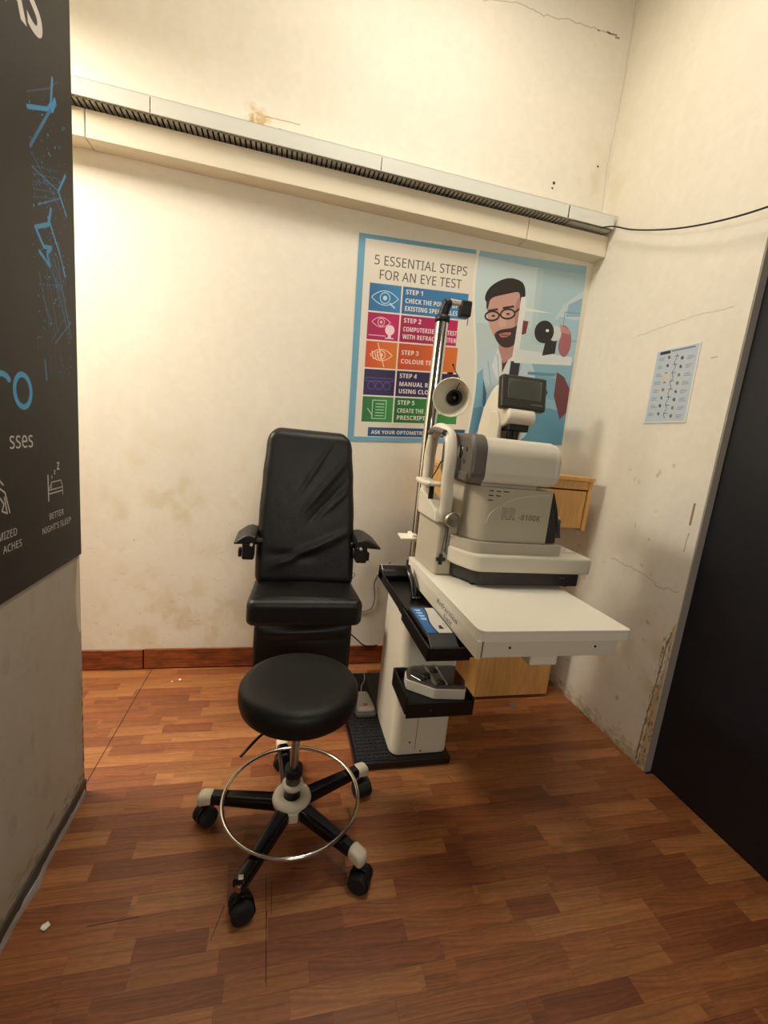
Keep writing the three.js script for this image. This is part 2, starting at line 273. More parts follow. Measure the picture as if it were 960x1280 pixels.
// floor: one mesh per visible plank on a dark slab
const floorSlab = structure('floor', box(FARX - 0.1, XR + 0.14, -0.1, -0.004, BZ - 0.12, NEARZ + 0.1), std(0x2a160c, 0.9));
{
  const N = 1024;   // 1 m of grain along x
  const grain = perPixel(N, N, (i, j) => {
    const x = i / N, y = j / N, wv = fbm(x * 3, y * 9, 3), g = fbm(x * 7 + wv, y * 260 + wv * 14, 3), f = fbm(x * 60, y * 500, 2), b = fbm(x * 2.2 + 9, y * 17, 3);
    const k = 0.86 + (g - 0.5) * 0.34 + (f - 0.5) * 0.14 + (b - 0.5) * 0.2;
    return [255 * Math.min(1, k), 250 * Math.min(1, k * (0.985 - (0.5 - g) * 0.05)), 240 * Math.min(1, k * 0.97)];
  });
  const gmap = paint(grain); gmap.wrapS = gmap.wrapT = THREE.RepeatWrapping;
  const tones = [0x9a6039, 0xa2683e, 0x915836, 0xac7446, 0x8b5233, 0xb0794a].map((c) => std(c, 0.42, { map: gmap, bumpMap: gmap, bumpScale: 0.00012 }));
  const PITCH = 0.0555, Z0 = -0.705, GAP = 0.0002, TH = 0.0039, cache = new Map();
  const lens = [0.15, 0.2, 0.25, 0.3, 0.35, 0.4];
  function plankGeo(len, width, variant) {
    const key = len.toFixed(3) + '|' + width.toFixed(4) + '|' + variant;
    if (!cache.has(key)) {
      const g = clean(new THREE.BoxGeometry(len - 2 * GAP, TH, width - 2 * GAP)), p = g.attributes.position, uv = g.attributes.uv;
      for (let i = 0; i < p.count; i++) uv.setXY(i, p.getX(i) + variant * 0.37 + 0.11, p.getZ(i) + p.getY(i) + variant * 0.171);
      cache.set(key, g);
    }
    return cache.get(key);
  }
  // planks told apart in the photograph: [row, x0, x1, tone]
  const fixed = [[2, 0.755, 1.155, 5], [0, 0.81, 1.105, 3], [8, 1.186, 1.5, 3], [6, 0.965, 1.285, 3], [4, -0.29, -0.115, 4], [3, -0.43, -0.283, 2], [14, -0.385, -0.05, 5], [16, -0.72, -0.277, 3], [18, -0.378, 0.0, 5], [10, -0.75, -0.46, 3], [9, -0.37, -0.05, 3], [1, 1.155, 1.45, 2], [5, 0.4, 0.755, 2], [7, 0.6, 0.96, 2], [12, -0.27, 0.03, 3], [1, 0.09, 0.42, 3], [3, 0.4, 0.72, 1]];
  const rowsN = Math.ceil((Z0 - BZ) / PITCH), front = Math.ceil((NEARZ - Z0) / PITCH), rest = [], q = mulberry(41), P = V();
  camera.updateMatrixWorld(); camera.aspect = 0.75; camera.updateProjectionMatrix();
  let count = 0;
  for (let r = -front; r < rowsN; r++) {
    const z1 = Z0 - r * PITCH, z0 = Math.max(BZ, z1 - PITCH), width = z1 - z0; if (width < 0.01) continue;
    const fx = fixed.filter((f) => f[0] === r).sort((a, b) => a[1] - b[1]); let x = FARX - q() * 0.3; const segs = [];
    while (x < XR + 0.035) {
      const nf = fx.find((f) => f[1] >= x - 1e-6);
      if (nf && nf[1] - x < 1e-6) { segs.push([nf[1], nf[2], nf[3]]); x = nf[2]; continue; }
      let l = lens[Math.floor(q() * lens.length)]; if (nf && x + l > nf[1] - 0.1) l = nf[1] - x;
      const u = q(); segs.push([x, x + l, u < 0.24 ? 0 : u < 0.46 ? 1 : u < 0.68 ? 2 : u < 0.82 ? 3 : u < 0.94 ? 4 : 5]); x += l;
    }
    for (let [a, b, tone] of segs) {
      const edge = z0 > DZ ? XR + 0.035 : XR; a = Math.max(a, FARX); b = Math.min(b, edge); if (b - a < 0.012) continue;
      let seen = false; for (const xx of [a, (a + b) / 2, b]) for (const zz of [z0, z1]) { P.set(xx, 0, zz).project(camera); if (Math.abs(P.x) < 1.02 && Math.abs(P.y) < 1.02 && P.z < 1 && !(xx < XL && zz > LZ - (XL - xx) * 2.6)) seen = true; }
      const v = Math.floor(q() * 4), g = plankGeo(b - a, width, v);
      if (seen && count < 299) { const o = new THREE.Mesh(g, tones[tone]); o.name = 'plank'; o.position.set((a + b) / 2, -TH / 2, (z0 + z1) / 2); o.castShadow = o.receiveShadow = true; floorSlab.add(o); count++; }
      else rest.push(g.clone().translate((a + b) / 2, -TH / 2, (z0 + z1) / 2));
    }
  }
  console.log('planks', count, 'rest', rest.length);
  const o = part('plank_field', rest, tones[0], floorSlab, null, true); o.userData.kind = 'stuff';
  // seam between two sheets of flooring, and black scuffs left by the casters
  const ink = std(0x140c07, 0.7);
  part('floor_seam', [rod(V(-0.60, 0.0002, BZ + 0.016), V(-0.612, 0.0002, -1.50), 0.0014, 0.0014, 6)], ink, floorSlab);
  const marks = []; for (const [x0, z0, x1, z1] of [[0.024, -1.10, 0.036, -0.83], [0.03, -1.0, 0.033, -0.84], [0.041, -1.08, 0.043, -0.99], [-0.085, -1.03, -0.108, -0.95], [0.1, -1.11, 0.14, -1.105], [0.72, -1.4, 0.735, -1.375], [-0.42, -1.03, -0.30, -1.035], [0.3, -1.3, 0.301, -1.25]]) marks.push(rod(V(x0, 0.0001, z0), V(x1, 0.0001, z1), 0.0009, 0.0006, 6));
  part('scuff_mark', marks, ink, floorSlab);
}
// wooden skirting along the back wall: two boards with an open joint
{
  const wm = perPixel(512, 128, (i, j) => { const g = fbm(i * 0.01, j * 0.3, 4), b = fbm(i * 0.03, j * 0.05, 3), k = 0.8 + (g - 0.5) * 0.6 + (b - 0.5) * 0.5; return [166 * k, 86 * k, 42 * k]; });
  const t = paint(wm); t.wrapS = t.wrapT = THREE.RepeatWrapping; t.repeat.set(1.2, 6);
  const m = std(0xffffff, 0.4, { map: t }), base = structure('baseboard_back', box(FARX, XR, 0, 0.106, BZ, BZ + 0.003), std(0x1d0f08, 0.8));
  part('board', [rbox(FARX, -0.645, 0.004, 0.108, BZ + 0.003, BZ + 0.014, 0.002, 1)], m, base); part('board', [rbox(-0.638, XR, 0.006, 0.112, BZ + 0.003, BZ + 0.014, 0.002, 1)], m, base);
}
// boxed ledge across the back wall, in three lengths
{
  const paintMat = std(0xe4dac2, 0.7, { bumpMap: bump, bumpScale: 0.0008 }), core = structure('trim_1', box(FARX, XR - 0.002, 2.374, 2.462, BZ, -2.2), std(0x8a7f6a, 0.9));
  for (const [a, b] of [[FARX, -0.839], [-0.836, 1.133], [1.136, XR - 0.002]]) part('ledge_board', [rbox(a, b, 2.366, 2.468, BZ, -2.194, 0.003, 2)], paintMat, core);
}
// ceiling panels and the added fill panel: glowing diffuser with an area light just below it
for (const [x, y, z, w, d, I, label, wall] of PANELS) {
  const t = thing(wall ? 'added_fill_panel' : 'ceiling_light', label, wall ? 'wall light' : 'ceiling light', [x, y, z]); if (wall) t.rotation.x = Math.PI / 2;
  const fr = std(0xe8e6e0, 0.5);
  part('frame', [rbox(-w / 2 - 0.02, w / 2 + 0.02, 0, 0.05, d / 2, d / 2 + 0.02), rbox(-w / 2 - 0.02, w / 2 + 0.02, 0, 0.05, -d / 2 - 0.02, -d / 2), rbox(-w / 2 - 0.02, -w / 2, 0, 0.05, -d / 2, d / 2), rbox(w / 2, w / 2 + 0.02, 0, 0.05, -d / 2, d / 2)], fr, t);
  if (!wall) for (const sx of [-1, 1]) for (const sz of [-1, 1]) part('suspension_rod', [rod(V(sx * w * 0.45, 0.045, sz * (d / 2 + 0.01)), V(sx * w * 0.45, CEIL - y, sz * (d / 2 + 0.01)), 0.003, 0.003, 8)], fr, t);
  part('diffuser', [box(-w / 2, w / 2, 0.012, 0.02, -d / 2, d / 2)], new THREE.MeshStandardMaterial({ color: 0xf4f1ea, roughness: 0.7, emissive: LIGHT_COLOR, emissiveIntensity: 3 }), t);
  const l = new THREE.RectAreaLight(LIGHT_COLOR, I, w, d); l.position.set(0, 0.005, 0); l.rotation.x = -Math.PI / 2; t.add(l);
}
// ------------------------------------------------------------------ examination chair
{
  const t = thing('exam_chair', 'black leather examination chair with tall padded back and short armrests', 'chair', [0.135, 0, -1.95]);
  // wrinkled backrest, leaning back
  const L = 0.735, up = V(0, 1, -0.17).normalize(), nrm = V(0, 0.17, 1).normalize(), right = V(1, 0, 0);
  const widths = [[0, 0.226], [0.2, 0.227], [0.45, 0.219], [0.7, 0.209], [0.88, 0.198], [1, 0.182]];
  const wAt = (f) => { for (let i = 0; i < widths.length - 1; i++) if (f <= widths[i + 1][0]) { const [a, b] = widths[i], [c, d] = widths[i + 1], k = smooth(0, 1, (f - a) / (c - a)); return b + (d - b) * k; } return 0.18; };
  const fold = (s, v, s0, v0, s1, v1, w, amp) => { const dx = s1 - s0, dy = v1 - v0, q = Math.max(0, Math.min(1, ((s - s0) * dx + (v - v0) * dy) / (dx * dx + dy * dy))), d = Math.hypot((s - s0 - dx * q) * 0.3, v - v0 - dy * q), taper = Math.sin(Math.PI * Math.min(0.98, Math.max(0.02, q))); return amp * taper * Math.exp(-((d / w) ** 2)); };
  const backBump = (s, v) => 0.010 * (1 - s * s) * Math.sin(Math.PI * v) + fold(s, v, -0.75, 0.12, 0.98, 0.38, 0.028, 0.011) + fold(s, v, -0.2, 0.45, 0.95, 0.86, 0.03, 0.009) - fold(s, v, -0.1, 0.38, 0.95, 0.72, 0.03, 0.006) + fold(s, v, 0.1, 0.42, 0.98, 0.66, 0.018, 0.005) + fold(s, v, -0.3, 0.55, 0.6, 0.97, 0.02, 0.005) + fold(s, v, 0.6, 0.58, 0.99, 0.70, 0.012, 0.004) - fold(s, v, -0.9, 0.2, 0.3, 0.2, 0.03, 0.006) + 0.004 * (fbm(s * 2 + 4, v * 5, 3) - 0.5);
  const back = part('backrest', [cushion(L, (d) => ({ c: V(-0.004 * 0 - 0.012 * (d / L), 0.585, -0.02).addScaledVector(up, d), u: right, n: nrm, a: wAt(d / L), b: 0.042 }), { rc: 0.03, er: 0.05, nv: 90, side: 40, bump: backBump })], M.leather, t, null);
  part('back_shell', [cushion(0.66, (d) => ({ c: V(-0.006, 0.60, -0.075).addScaledVector(up, d), u: right, n: nrm, a: 0.17, b: 0.012 }), { rc: 0.01, er: 0.02, nv: 10, side: 4 })], M.blackPlastic, t);
  // seat
  const seatBump = (s, v) => 0.008 * (1 - s * s) * Math.sin(Math.PI * v) + fold(s, v, -0.9, 0.86, 0.95, 0.88, 0.03, 0.006) + 0.003 * (fbm(s * 3, v * 4 + 7, 3) - 0.5);
  part('seat', [cushion(0.31, (d) => { const f = d / 0.31; return { c: V(-0.002 * f, 0.552, -0.075 + d), u: V(1, 0, 0), n: V(0, 1, 0), a: 0.228 + 0.014 * smooth(0, 1, f), b: 0.06 - 0.002 * f }; }, { rc: 0.028, er: 0.03, nv: 36, side: 30, bump: seatBump })], M.leather, t);
  part('seat_pan', [rbox(-0.19, 0.19, 0.455, 0.492, -0.06, 0.16, 0.008)], M.blackPlastic, t);
  // leg rest hanging below the seat, with a roll along its top
  const legBump = (s, v) => fold(s, v, -1, 0.87, 1, 0.9, 0.05, 0.018) - fold(s, v, -1, 0.78, 1, 0.8, 0.03, 0.005);
  part('leg_rest', [cushion(0.40, (d) => ({ c: V(0, 0.09 + d, 0.165 - 0.02 * (d / 0.4)), u: V(1, 0, 0), n: V(0, 0.05, 1).normalize(), a: 0.212, b: 0.026 }), { rc: 0.02, er: 0.03, nv: 40, side: 24, bump: legBump })], M.leather, t);
  // armrests
  for (const s of [-1, 1]) {
    const pad = [[0.214, 0.848], [0.25, 0.856], [0.278, 0.850], [0.312, 0.830], [0.330, 0.818], [0.332, 0.811], [0.304, 0.811], [0.262, 0.814], [0.214, 0.818]].map(([x, y]) => [s * (0.226 + (x - 0.226) * (s < 0 ? 0.78 : 0.97)) - 0.006, y]);
    const arm = part('armrest', [frontal(s > 0 ? pad.reverse() : pad, -0.10, 0.11, 0.008, 0.008)], M.blackPlastic, t);
    part('bracket', [rbox(s * 0.252 - 0.006 - 0.026, s * 0.252 - 0.006 + 0.026, 0.728, 0.806, -0.02, 0.06, 0.01), rbox(s * 0.288 - 0.006 - 0.007, s * 0.288 - 0.006 + 0.007, 0.732, 0.772, 0.0, 0.03, 0.005)], M.blackPlastic, arm);
    part('pivot', [rod(V(s * 0.231, 0.80, 0.0), V(s * 0.20, 0.80, -0.0), 0.016)], M.blackMetal, arm);
    part('pivot_cap', [rod(V(s * 0.2355 - 0.006, 0.812, 0.113), V(s * 0.2355 - 0.006, 0.812, 0.106), 0.0065)], M.capIvory, arm, 'pale pivot cap');
  }
  part('recline_lever', [new THREE.TorusGeometry(0.011, 0.0022, 8, 24).rotateY(0.5).translate(0.229, 0.640, -0.03), rod(V(0.229, 0.630, -0.03), V(0.224, 0.60, -0.04), 0.003)], M.chrome, t, 'small chrome lever ring');
  // pedestal under the seat
  part('pedestal', [lathe([[0, 0.03], [0.13, 0.03], [0.125, 0.05], [0.085, 0.07], [0.08, 0.42], [0.11, 0.455], [0, 0.455]], 40).translate(0, 0, -0.02)], M.blackPlastic, t);
  part('foot_plate', [rbox(-0.17, 0.19, 0.0, 0.032, -0.2, 0.14, 0.01)], M.blackMetal, t);
}
// ------------------------------------------------------------------ swivel stool
{
  const t = thing('swivel_stool', 'round black padded stool on five casters with chrome foot ring', 'stool', [0.094, 0, -1.243]);
  const seat = part('seat', [lathe([[0, 0.555], [0.10, 0.556], [0.150, 0.553], [0.172, 0.545], [0.182, 0.530], [0.184, 0.512], [0.183, 0.494], [0.178, 0.476], [0.166, 0.464], [0.14, 0.461], [0, 0.461]], 96)], M.stoolVinyl, t);
  part('seat_plate', [rbox(-0.07, 0.07, 0.444, 0.462, -0.07, 0.07, 0.006)], M.blackMetal, t);
  part('height_lever', [tube([V(-0.03, 0.445, 0.03), V(-0.09, 0.44, 0.08), V(-0.118, 0.432, 0.105), V(-0.158, 0.42, 0.155)], 0.004, 24, 8)], M.blackMetal, t);
  part('gas_column', [rod(V(0, 0.20, 0), V(0, 0.445, 0), 0.014)], M.brushed, t);
  part('column_boot', [lathe([[0.022, 0.158], [0.024, 0.17], [0.024, 0.212], [0.026, 0.214], [0.026, 0.236], [0.02, 0.242], [0.0, 0.243]].reverse().concat([[0.022, 0.158]]), 32)], M.dullMetal, t);
  part('boot_cap', [lathe([[0, 0.244], [0.0275, 0.242], [0.0285, 0.236], [0.0285, 0.214], [0.0265, 0.212]], 32)], M.blackPlastic, t);
  part('collar', [lathe([[0.022, 0.168], [0.033, 0.170], [0.035, 0.177], [0.033, 0.184], [0.022, 0.186]], 32)], M.capIvory, t, 'ivory plastic collar ring');
  part('column_tube', [rod(V(0, 0.05, 0), V(0, 0.170, 0), 0.026)], M.blackGloss, t);
  part('hub_cover', [lathe([[0.027, 0.136], [0.036, 0.142], [0.050, 0.141], [0.060, 0.135], [0.063, 0.126], [0.060, 0.112], [0.03, 0.10]], 48), rbox(-0.02, 0.02, 0.088, 0.124, 0.045, 0.066, 0.006)], M.capIvory, t, 'ivory plastic hub cover');
  part('foot_ring', [new THREE.TorusGeometry(0.2165, 0.0062, 14, 128).rotateX(Math.PI / 2).translate(0, 0.1335, 0)], M.chrome, t, 'polished chrome ring');
  for (let k = 0; k < 5; k++) {
    const a = (47.5 + 72 * k) * Math.PI / 180, d = V(Math.cos(a), 0, Math.sin(a)), s = V(-d.z, 0, d.x), at = (r, y, o = 0) => V(d.x * r + s.x * o, y, d.z * r + s.z * o);
    const bare = k === 1;                       // the cap is missing from one leg
    const r1 = bare ? 0.288 : 0.262;
    const leg = part('leg', [cushion(r1 - 0.03, (q) => { const f = q / (r1 - 0.03); return { c: at(0.03 + q, 0.106), u: s, n: V(0, 1, 0), a: 0.0255 - 0.0055 * f, b: 0.021 - 0.003 * f }; }, { rc: 0.013, er: 0.003, nv: 4, side: 3 })], M.blackGloss, t);
    if (!bare) part('end_cap', [cushion(0.054, (q) => { const f = q / 0.054; return { c: at(0.25 + q, 0.107 - 0.010 * f * f), u: s, n: V(0, 1, 0), a: 0.022, b: 0.0195 + 0.002 * f }; }, { rc: 0.014, er: 0.014, nv: 8, side: 3 })], M.capIvory, leg, 'ivory plastic end cap');
    else part('end_bracket', [rbox(-0.007, 0.007, 0, 0.007, -0.007, 0.007, 0.002).translate(at(0.278, 0.108).x, 0.119, at(0.278, 0.108).z), rod(at(0.286, 0.1), at(0.293, 0.1), 0.010)], M.brushed, leg, 'bare metal end without its cap');
    // caster: hooded twin wheel, swivelled its own way
    const sw = [0.5, -0.29, -0.78, 0.3, 1.3][k], wd = V(Math.cos(sw), 0, Math.sin(sw)), ws = V(-wd.z, 0, wd.x), c0 = at(0.285, 0, 0).addScaledVector(wd, 0.008);
    const C = (o, y, f = 0) => V(c0.x + ws.x * o + wd.x * f, y, c0.z + ws.z * o + wd.z * f);
    const wheel = lathe([[0, -0.0135], [0.022, -0.0135], [0.0295, -0.010], [0.031, 0], [0.0295, 0.010], [0.022, 0.0135], [0, 0.0135]], 32);
    const caster = part('caster', [aim(lathe([[0, -0.0035], [0.026, -0.0035], [0.0325, -0.002], [0.0325, 0.002], [0.026, 0.0035], [0, 0.0035]], 32), C(0, 0.034), ws), rod(at(0.285, 0.05), at(0.285, 0.098), 0.007), aim(new THREE.CylinderGeometry(0.0335, 0.0335, 0.050, 28, 1, true, Math.PI * 0.05, Math.PI * 0.62), C(0, 0.0335), ws)], M.blackPlastic, leg);
    caster.name = 'caster_body';
    part('caster_wheel', [aim(wheel.clone(), C(-0.0178, 0.0312), ws), aim(wheel.clone(), C(0.0178, 0.0312), ws)], M.rubber, leg);
  }
}
// ------------------------------------------------------------------ refraction unit: column, trays, table, pole and lamp
function label3(name, c, w, h, matrix, parent, lab, rough = 0.5) {   // printed sticker: a thin plate carrying a canvas print
  const g = new THREE.PlaneGeometry(w, h).applyMatrix4(matrix);
  const o = new THREE.Mesh(g, std(0xffffff, rough, { map: paint(c) })); o.name = name; o.castShadow = o.receiveShadow = true; if (lab) o.userData.label = lab; parent.add(o); return o;
}
const basis = (x, y, z, p) => new THREE.Matrix4().makeBasis(x, y, z).setPosition(p);
{
  const t = thing('refraction_unit', 'off-white eye testing unit with column, wide table, black trays and chrome lamp pole', 'refraction unit', [0, 0, 0]);
  // foot
  const foot = part('base_plate', [rbox(0.35, 0.755, 0, 0.036, -2.12, -1.465, 0.008)], M.blackMetal, t);
  { const g = [box(0.358, 0.50, 0.036, 0.0385, -2.11, -1.475)]; for (let i = 0; i < 7; i++) for (let j = 0; j < 30; j++) g.push(rbox(0.366 + i * 0.019, 0.366 + i * 0.019 + 0.0125, 0.038, 0.0425, -2.10 + j * 0.0208, -2.10 + j * 0.0208 + 0.0135, 0.0015, 1)); part('rubber_mat', g, M.rubber, foot, 'studded black rubber tread'); }
  // column: tapering box with rounded front edges
  part('column', [slab([[0.498, -1.80], [0.742, -1.80], [0.742, -1.492], [0.498, -1.492]], 0.036, 0.70, 0.006, [0.02, 0.02, 0.03, 0.045])], M.unitWhite, t);
  for (const [sx, sy] of [[0.575, 0.095], [0.625, 0.052]]) part('column_screw', [rod(V(sx, sy, -1.493), V(sx, sy, -1.4885), 0.004, 0.003, 10)], M.blackMetal, t);
  part('column_seam', [rod(V(0.60, 0.06, -1.4918), V(0.60, 0.33, -1.4918), 0.0011, 0.0011, 6)], M.darkGrey, t);
  // support under the table
  part('support_arm', [rbox(0.60, 0.73, 0.70, 0.7505, -1.70, -1.20, 0.01)], M.ivoryDeep, t);
  // table top
  const tx0 = 0.552, tx1 = 1.05, zf = -1.008, zb = -1.715, y1 = 0.822;
  const top = part('table_top', [slab([[tx0, zb], [tx1, zb], [tx1, zf], [tx0, zf]], y1 - 0.008, y1, 0.002, [0.004, 0.012, 0.012, 0.03])], M.laminate, t);
  part('edge_band', [slab([[tx0 + 0.001, zb + 0.001], [tx1 - 0.001, zb + 0.001], [tx1 - 0.001, zf - 0.001], [tx0 + 0.001, zf - 0.001]], y1 - 0.033, y1 - 0.008, 0, [0.004, 0.012, 0.012, 0.03])], M.laminateEdge, top, 'grey table edge');
  const skirt = part('side_panel', [rbox(tx0 + 0.002, tx0 + 0.016, 0.735, y1 - 0.0335, zb, zf - 0.006, 0.002)], M.unitWhite, t);
  part('front_panel', [rbox(tx0 + 0.023, tx1 - 0.03, 0.735, y1 - 0.0335, zf - 0.026, zf - 0.012, 0.002)], M.unitWhite, t);
  for (const x of [0.658, 0.942]) part('panel_screw', [rod(V(x, 0.765, zf - 0.013), V(x, 0.765, zf - 0.0105), 0.0042, 0.0035, 12)], M.blackMetal, t);
  part('release_handle', [rbox(0.742, 0.834, 0.696, 0.731, -1.10, -1.036, 0.006)], M.laminate, t);
  part('rear_panel', [rbox(tx0 + 0.018, tx1 - 0.03, 0.735, y1 - 0.0335, zb + 0.002, zb + 0.014, 0.002)], M.unitWhite, t);
  { // lettering along the side
    const c = canvas(512, 192), x = c.getContext('2d'); x.fillStyle = '#d9d2bf'; x.fillRect(0, 0, 512, 192); x.fillStyle = '#3b2a63'; x.textAlign = 'center'; x.font = 'italic bold 78px serif';
    x.save(); x.translate(256, 84); x.scale(1.15, 1); x.fillText('Refraction', 0, 0); x.restore(); x.save(); x.translate(300, 166); x.scale(1.1, 1); x.fillText('Unit', 0, 0); x.restore();
    label3('lettering', c, 0.20, 0.054, basis(V(0, 0, 1), V(0, 1, 0), V(-1, 0, 0), V(tx0 + 0.0014, 0.7645, -1.255)), skirt, 'purple italic lettering Refraction Unit');
  }
  // upper tray along the side of the table
  const ty = 0.738, tr = part('tray', [
    rbox(0.446, 0.60, 0.700, 0.706, -1.80, -1.085, 0.002),
    rbox(0.446, 0.452, 0.700, ty, -1.80, -1.36, 0.002), rbox(0.438, 0.445, 0.690, ty - 0.004, -1.37, -1.085, 0.002),
    rbox(0.438, 0.575, 0.690, 0.732, -1.092, -1.085, 0.003), rbox(0.44, 0.56, 0.704, 0.722, -1.42, -1.38, 0.003),
    sideways([[-1.80, 0.70], [-1.735, 0.70], [-1.72, 0.73], [-1.735, 0.752], [-1.765, 0.764], [-1.80, 0.758]], 0.446, 0.56, 0.003, 0.01)], M.trayBlack, t, 'long black accessory tray');
  part('tray_rim', [tube([V(0.447, 0.757, -1.795), V(0.447, 0.7655, -1.765), V(0.447, 0.753, -1.733)], 0.0016, 14, 6), tube([V(0.447, 0.7655, -1.768), V(0.50, 0.7655, -1.768), V(0.555, 0.7655, -1.768)], 0.0012, 6, 6)], M.ivory, tr);
  part('handle_cradle', [tube([V(0.53, 0.71, -1.52), V(0.53, 0.76, -1.56), V(0.522, 0.79, -1.60), V(0.528, 0.80, -1.635)], 0.012, 20, 12), new THREE.TorusGeometry(0.017, 0.006, 10, 24).rotateX(1.2).translate(0.53, 0.718, -1.5)], M.blackGloss, tr);
  // lower tray on the front of the column
  part('lower_tray', [rbox(0.472, 0.732, 0.392, 0.398, -1.492, -1.305, 0.002), rbox(0.476, 0.732, 0.345, 0.402, -1.310, -1.303, 0.002), rbox(0.470, 0.477, 0.36, 0.43, -1.494, -1.305, 0.002), rbox(0.727, 0.734, 0.36, 0.412, -1.494, -1.305, 0.002), rbox(0.472, 0.732, 0.36, 0.43, -1.4995, -1.493, 0.002)], M.trayBlack, t, 'small black shelf tray');
  part('tray_screw', [rod(V(0.565, 0.375, -1.3035), V(0.565, 0.375, -1.3015), 0.0035, 0.003, 10)], M.dullMetal, t);
  // chrome pole with lamp arm
  const px = 0.592, pz = -1.757;
  part('pole', [rod(V(px, 0.69, pz), V(px, 1.792, pz), 0.0255, 0.0255, 40)], M.chrome, t, 'tall chrome pole');
  part('pole_reflection_line', [rod(V(px - 0.009, 0.71, pz + 0.0243), V(px - 0.009, 1.79, pz + 0.0243), 0.0024, 0.0024, 8)], M.blackMetal, t);  // dark reflection in the chrome, put on as a thin black rod
  part('pole_collar', [lathe([[0, 1.792], [0.029, 1.79], [0.030, 1.80], [0.030, 1.812], [0.02, 1.818], [0, 1.818]], 32).translate(px, 0, pz), rod(V(px - 0.004, 1.805, pz), V(px + 0.01, 1.862, pz + 0.004), 0.021, 0.019), new THREE.SphereGeometry(0.021, 20, 14).translate(px + 0.011, 1.863, pz + 0.004)], M.blackPlastic, t);
  part('swing_arm', [rbox(px + 0.004, px + 0.088, 1.862, 1.882, pz - 0.008, pz + 0.014, 0.006)], M.ivory, t, 'short ivory swing arm');
  part('arm_head', [rbox(px + 0.066, px + 0.112, 1.822, 1.884, pz - 0.016, pz + 0.024, 0.008), rod(V(px + 0.108, 1.83, pz), V(px + 0.108, 1.795, pz), 0.0016, 0.0016, 6)], M.blackPlastic, t);
  part('pole_bracket', [slab([[0.515, -1.80], [0.60, -1.80], [0.60, -1.715], [0.505, -1.70]], 0.898, 0.904, 0.001, 0.004), rbox(0.56, 0.622, 0.885, 0.915, -1.80, -1.725, 0.003)], M.laminate, t, 'white bracket clamped on the pole');
  part('pole_socket', [lathe([[0.026, 0.70], [0.034, 0.70], [0.034, 0.79], [0.026, 0.795]], 32).translate(px, 0, pz)], M.blackPlastic, t);
  // lamp: bell-shaped shade turned away from the pole
  const lp = V(0.606, 1.487, -1.585), ld = V(-0.52, -0.10, 0.86).normalize();
  const lamp = part('lamp_shade', [aim(lathe([[0.0705, 0.002], [0.073, 0.0], [0.0725, -0.004], [0.066, -0.025], [0.052, -0.052], [0.036, -0.072], [0.026, -0.082], [0.0, -0.083]].reverse().concat([[0.0705, 0.002], [0.064, -0.024], [0.050, -0.050], [0.034, -0.069], [0.0, -0.078]]), 56), lp, ld)], M.shadeWhite, t, 'ivory bell-shaped lamp shade');
  part('bulb_socket', [aim(lathe([[0, -0.079], [0.030, -0.076], [0.030, -0.058], [0.027, -0.05], [0.020, -0.05], [0.020, -0.064], [0.0, -0.066]].reverse(), 32), lp, ld)], M.blackPlastic, lamp, 'black empty bulb socket');
  part('socket_core', [aim(lathe([[0, -0.066], [0.0075, -0.066], [0.0075, -0.055], [0, -0.054]].reverse(), 20), lp, ld)], M.dullMetal, lamp);
  const rear = lp.clone().addScaledVector(ld, -0.08);
  part('lamp_neck', [rod(rear, rear.clone().addScaledVector(ld, -0.05), 0.02, 0.018), rod(rear.clone().addScaledVector(ld, -0.04), V(px, 1.487, pz), 0.011)], M.blackPlastic, lamp);
  part('lamp_knob', [rod(V(0.592, 1.556, -1.595), V(0.592, 1.572, -1.595), 0.004), aim(lathe([[0, 0], [0.011, 0], [0.012, 0.003], [0.011, 0.006], [0, 0.007]].reverse(), 24), V(0.592, 1.572, -1.595), V(0, 1, 0))], M.blackPlastic, lamp);
  part('lamp_hook', [tube([V(0.602, 1.606, -1.60), V(0.615, 1.585, -1.60), V(0.634, 1.562, -1.60), V(0.640, 1.552, -1.60), V(0.634, 1.535, -1.605), V(0.63, 1.52, -1.61)], 0.0018, 30, 8), new THREE.SphereGeometry(0.0045, 12, 8).translate(0.602, 1.607, -1.60)], M.blackMetal, lamp);
}
// control pad lying in the upper tray
{
  const t = thing('control_pad', 'black control pad with blue and silver label in the upper tray', 'control pad', [0.502, 0.7066, -1.235]);
  part('housing', [rbox(-0.047, 0.046, 0, 0.036, -0.125, 0.085, 0.01), sideways([[0.08, 0.0], [0.135, 0.0], [0.125, 0.016], [0.085, 0.036]], -0.046, 0.045, 0.003)], M.blackPlastic, t);
  const c = canvas(256, 512), x = c.getContext('2d'); x.fillStyle = '#bdb8b0'; x.fillRect(0, 0, 256, 512); x.fillStyle = '#1d5d9a'; x.beginPath(); x.moveTo(0, 0); x.lineTo(150, 0); x.bezierCurveTo(150, 200, 60, 260, 110, 512); x.lineTo(0, 512); x.fill();
  x.strokeStyle = '#0b2036'; x.lineWidth = 16; x.beginPath(); x.moveTo(150, 0); x.bezierCurveTo(150, 200, 60, 260, 110, 512); x.stroke();
  x.fillStyle = '#c7e0ee'; for (let i = 0; i < 4; i++) { const y = 40 + i * 62; x.fillRect(30, y, 66, 14); x.fillRect(44, y + 22, 46, 10); }
  x.fillStyle = '#15151a'; x.beginPath(); x.moveTo(150, 440); x.lineTo(165, 372); x.lineTo(192, 372); x.lineTo(200, 440); x.fill(); x.fillStyle = '#5b5f6a'; for (let i = 0; i < 4; i++) x.fillRect(222, 330 + i * 24, 20, 8);
  label3('key_label', c, 0.084, 0.19, basis(V(1, 0, 0), V(0, 0, -1), V(0, 1, 0), V(0.0, 0.0365, -0.02)), t, 'blue and silver keypad label');
}
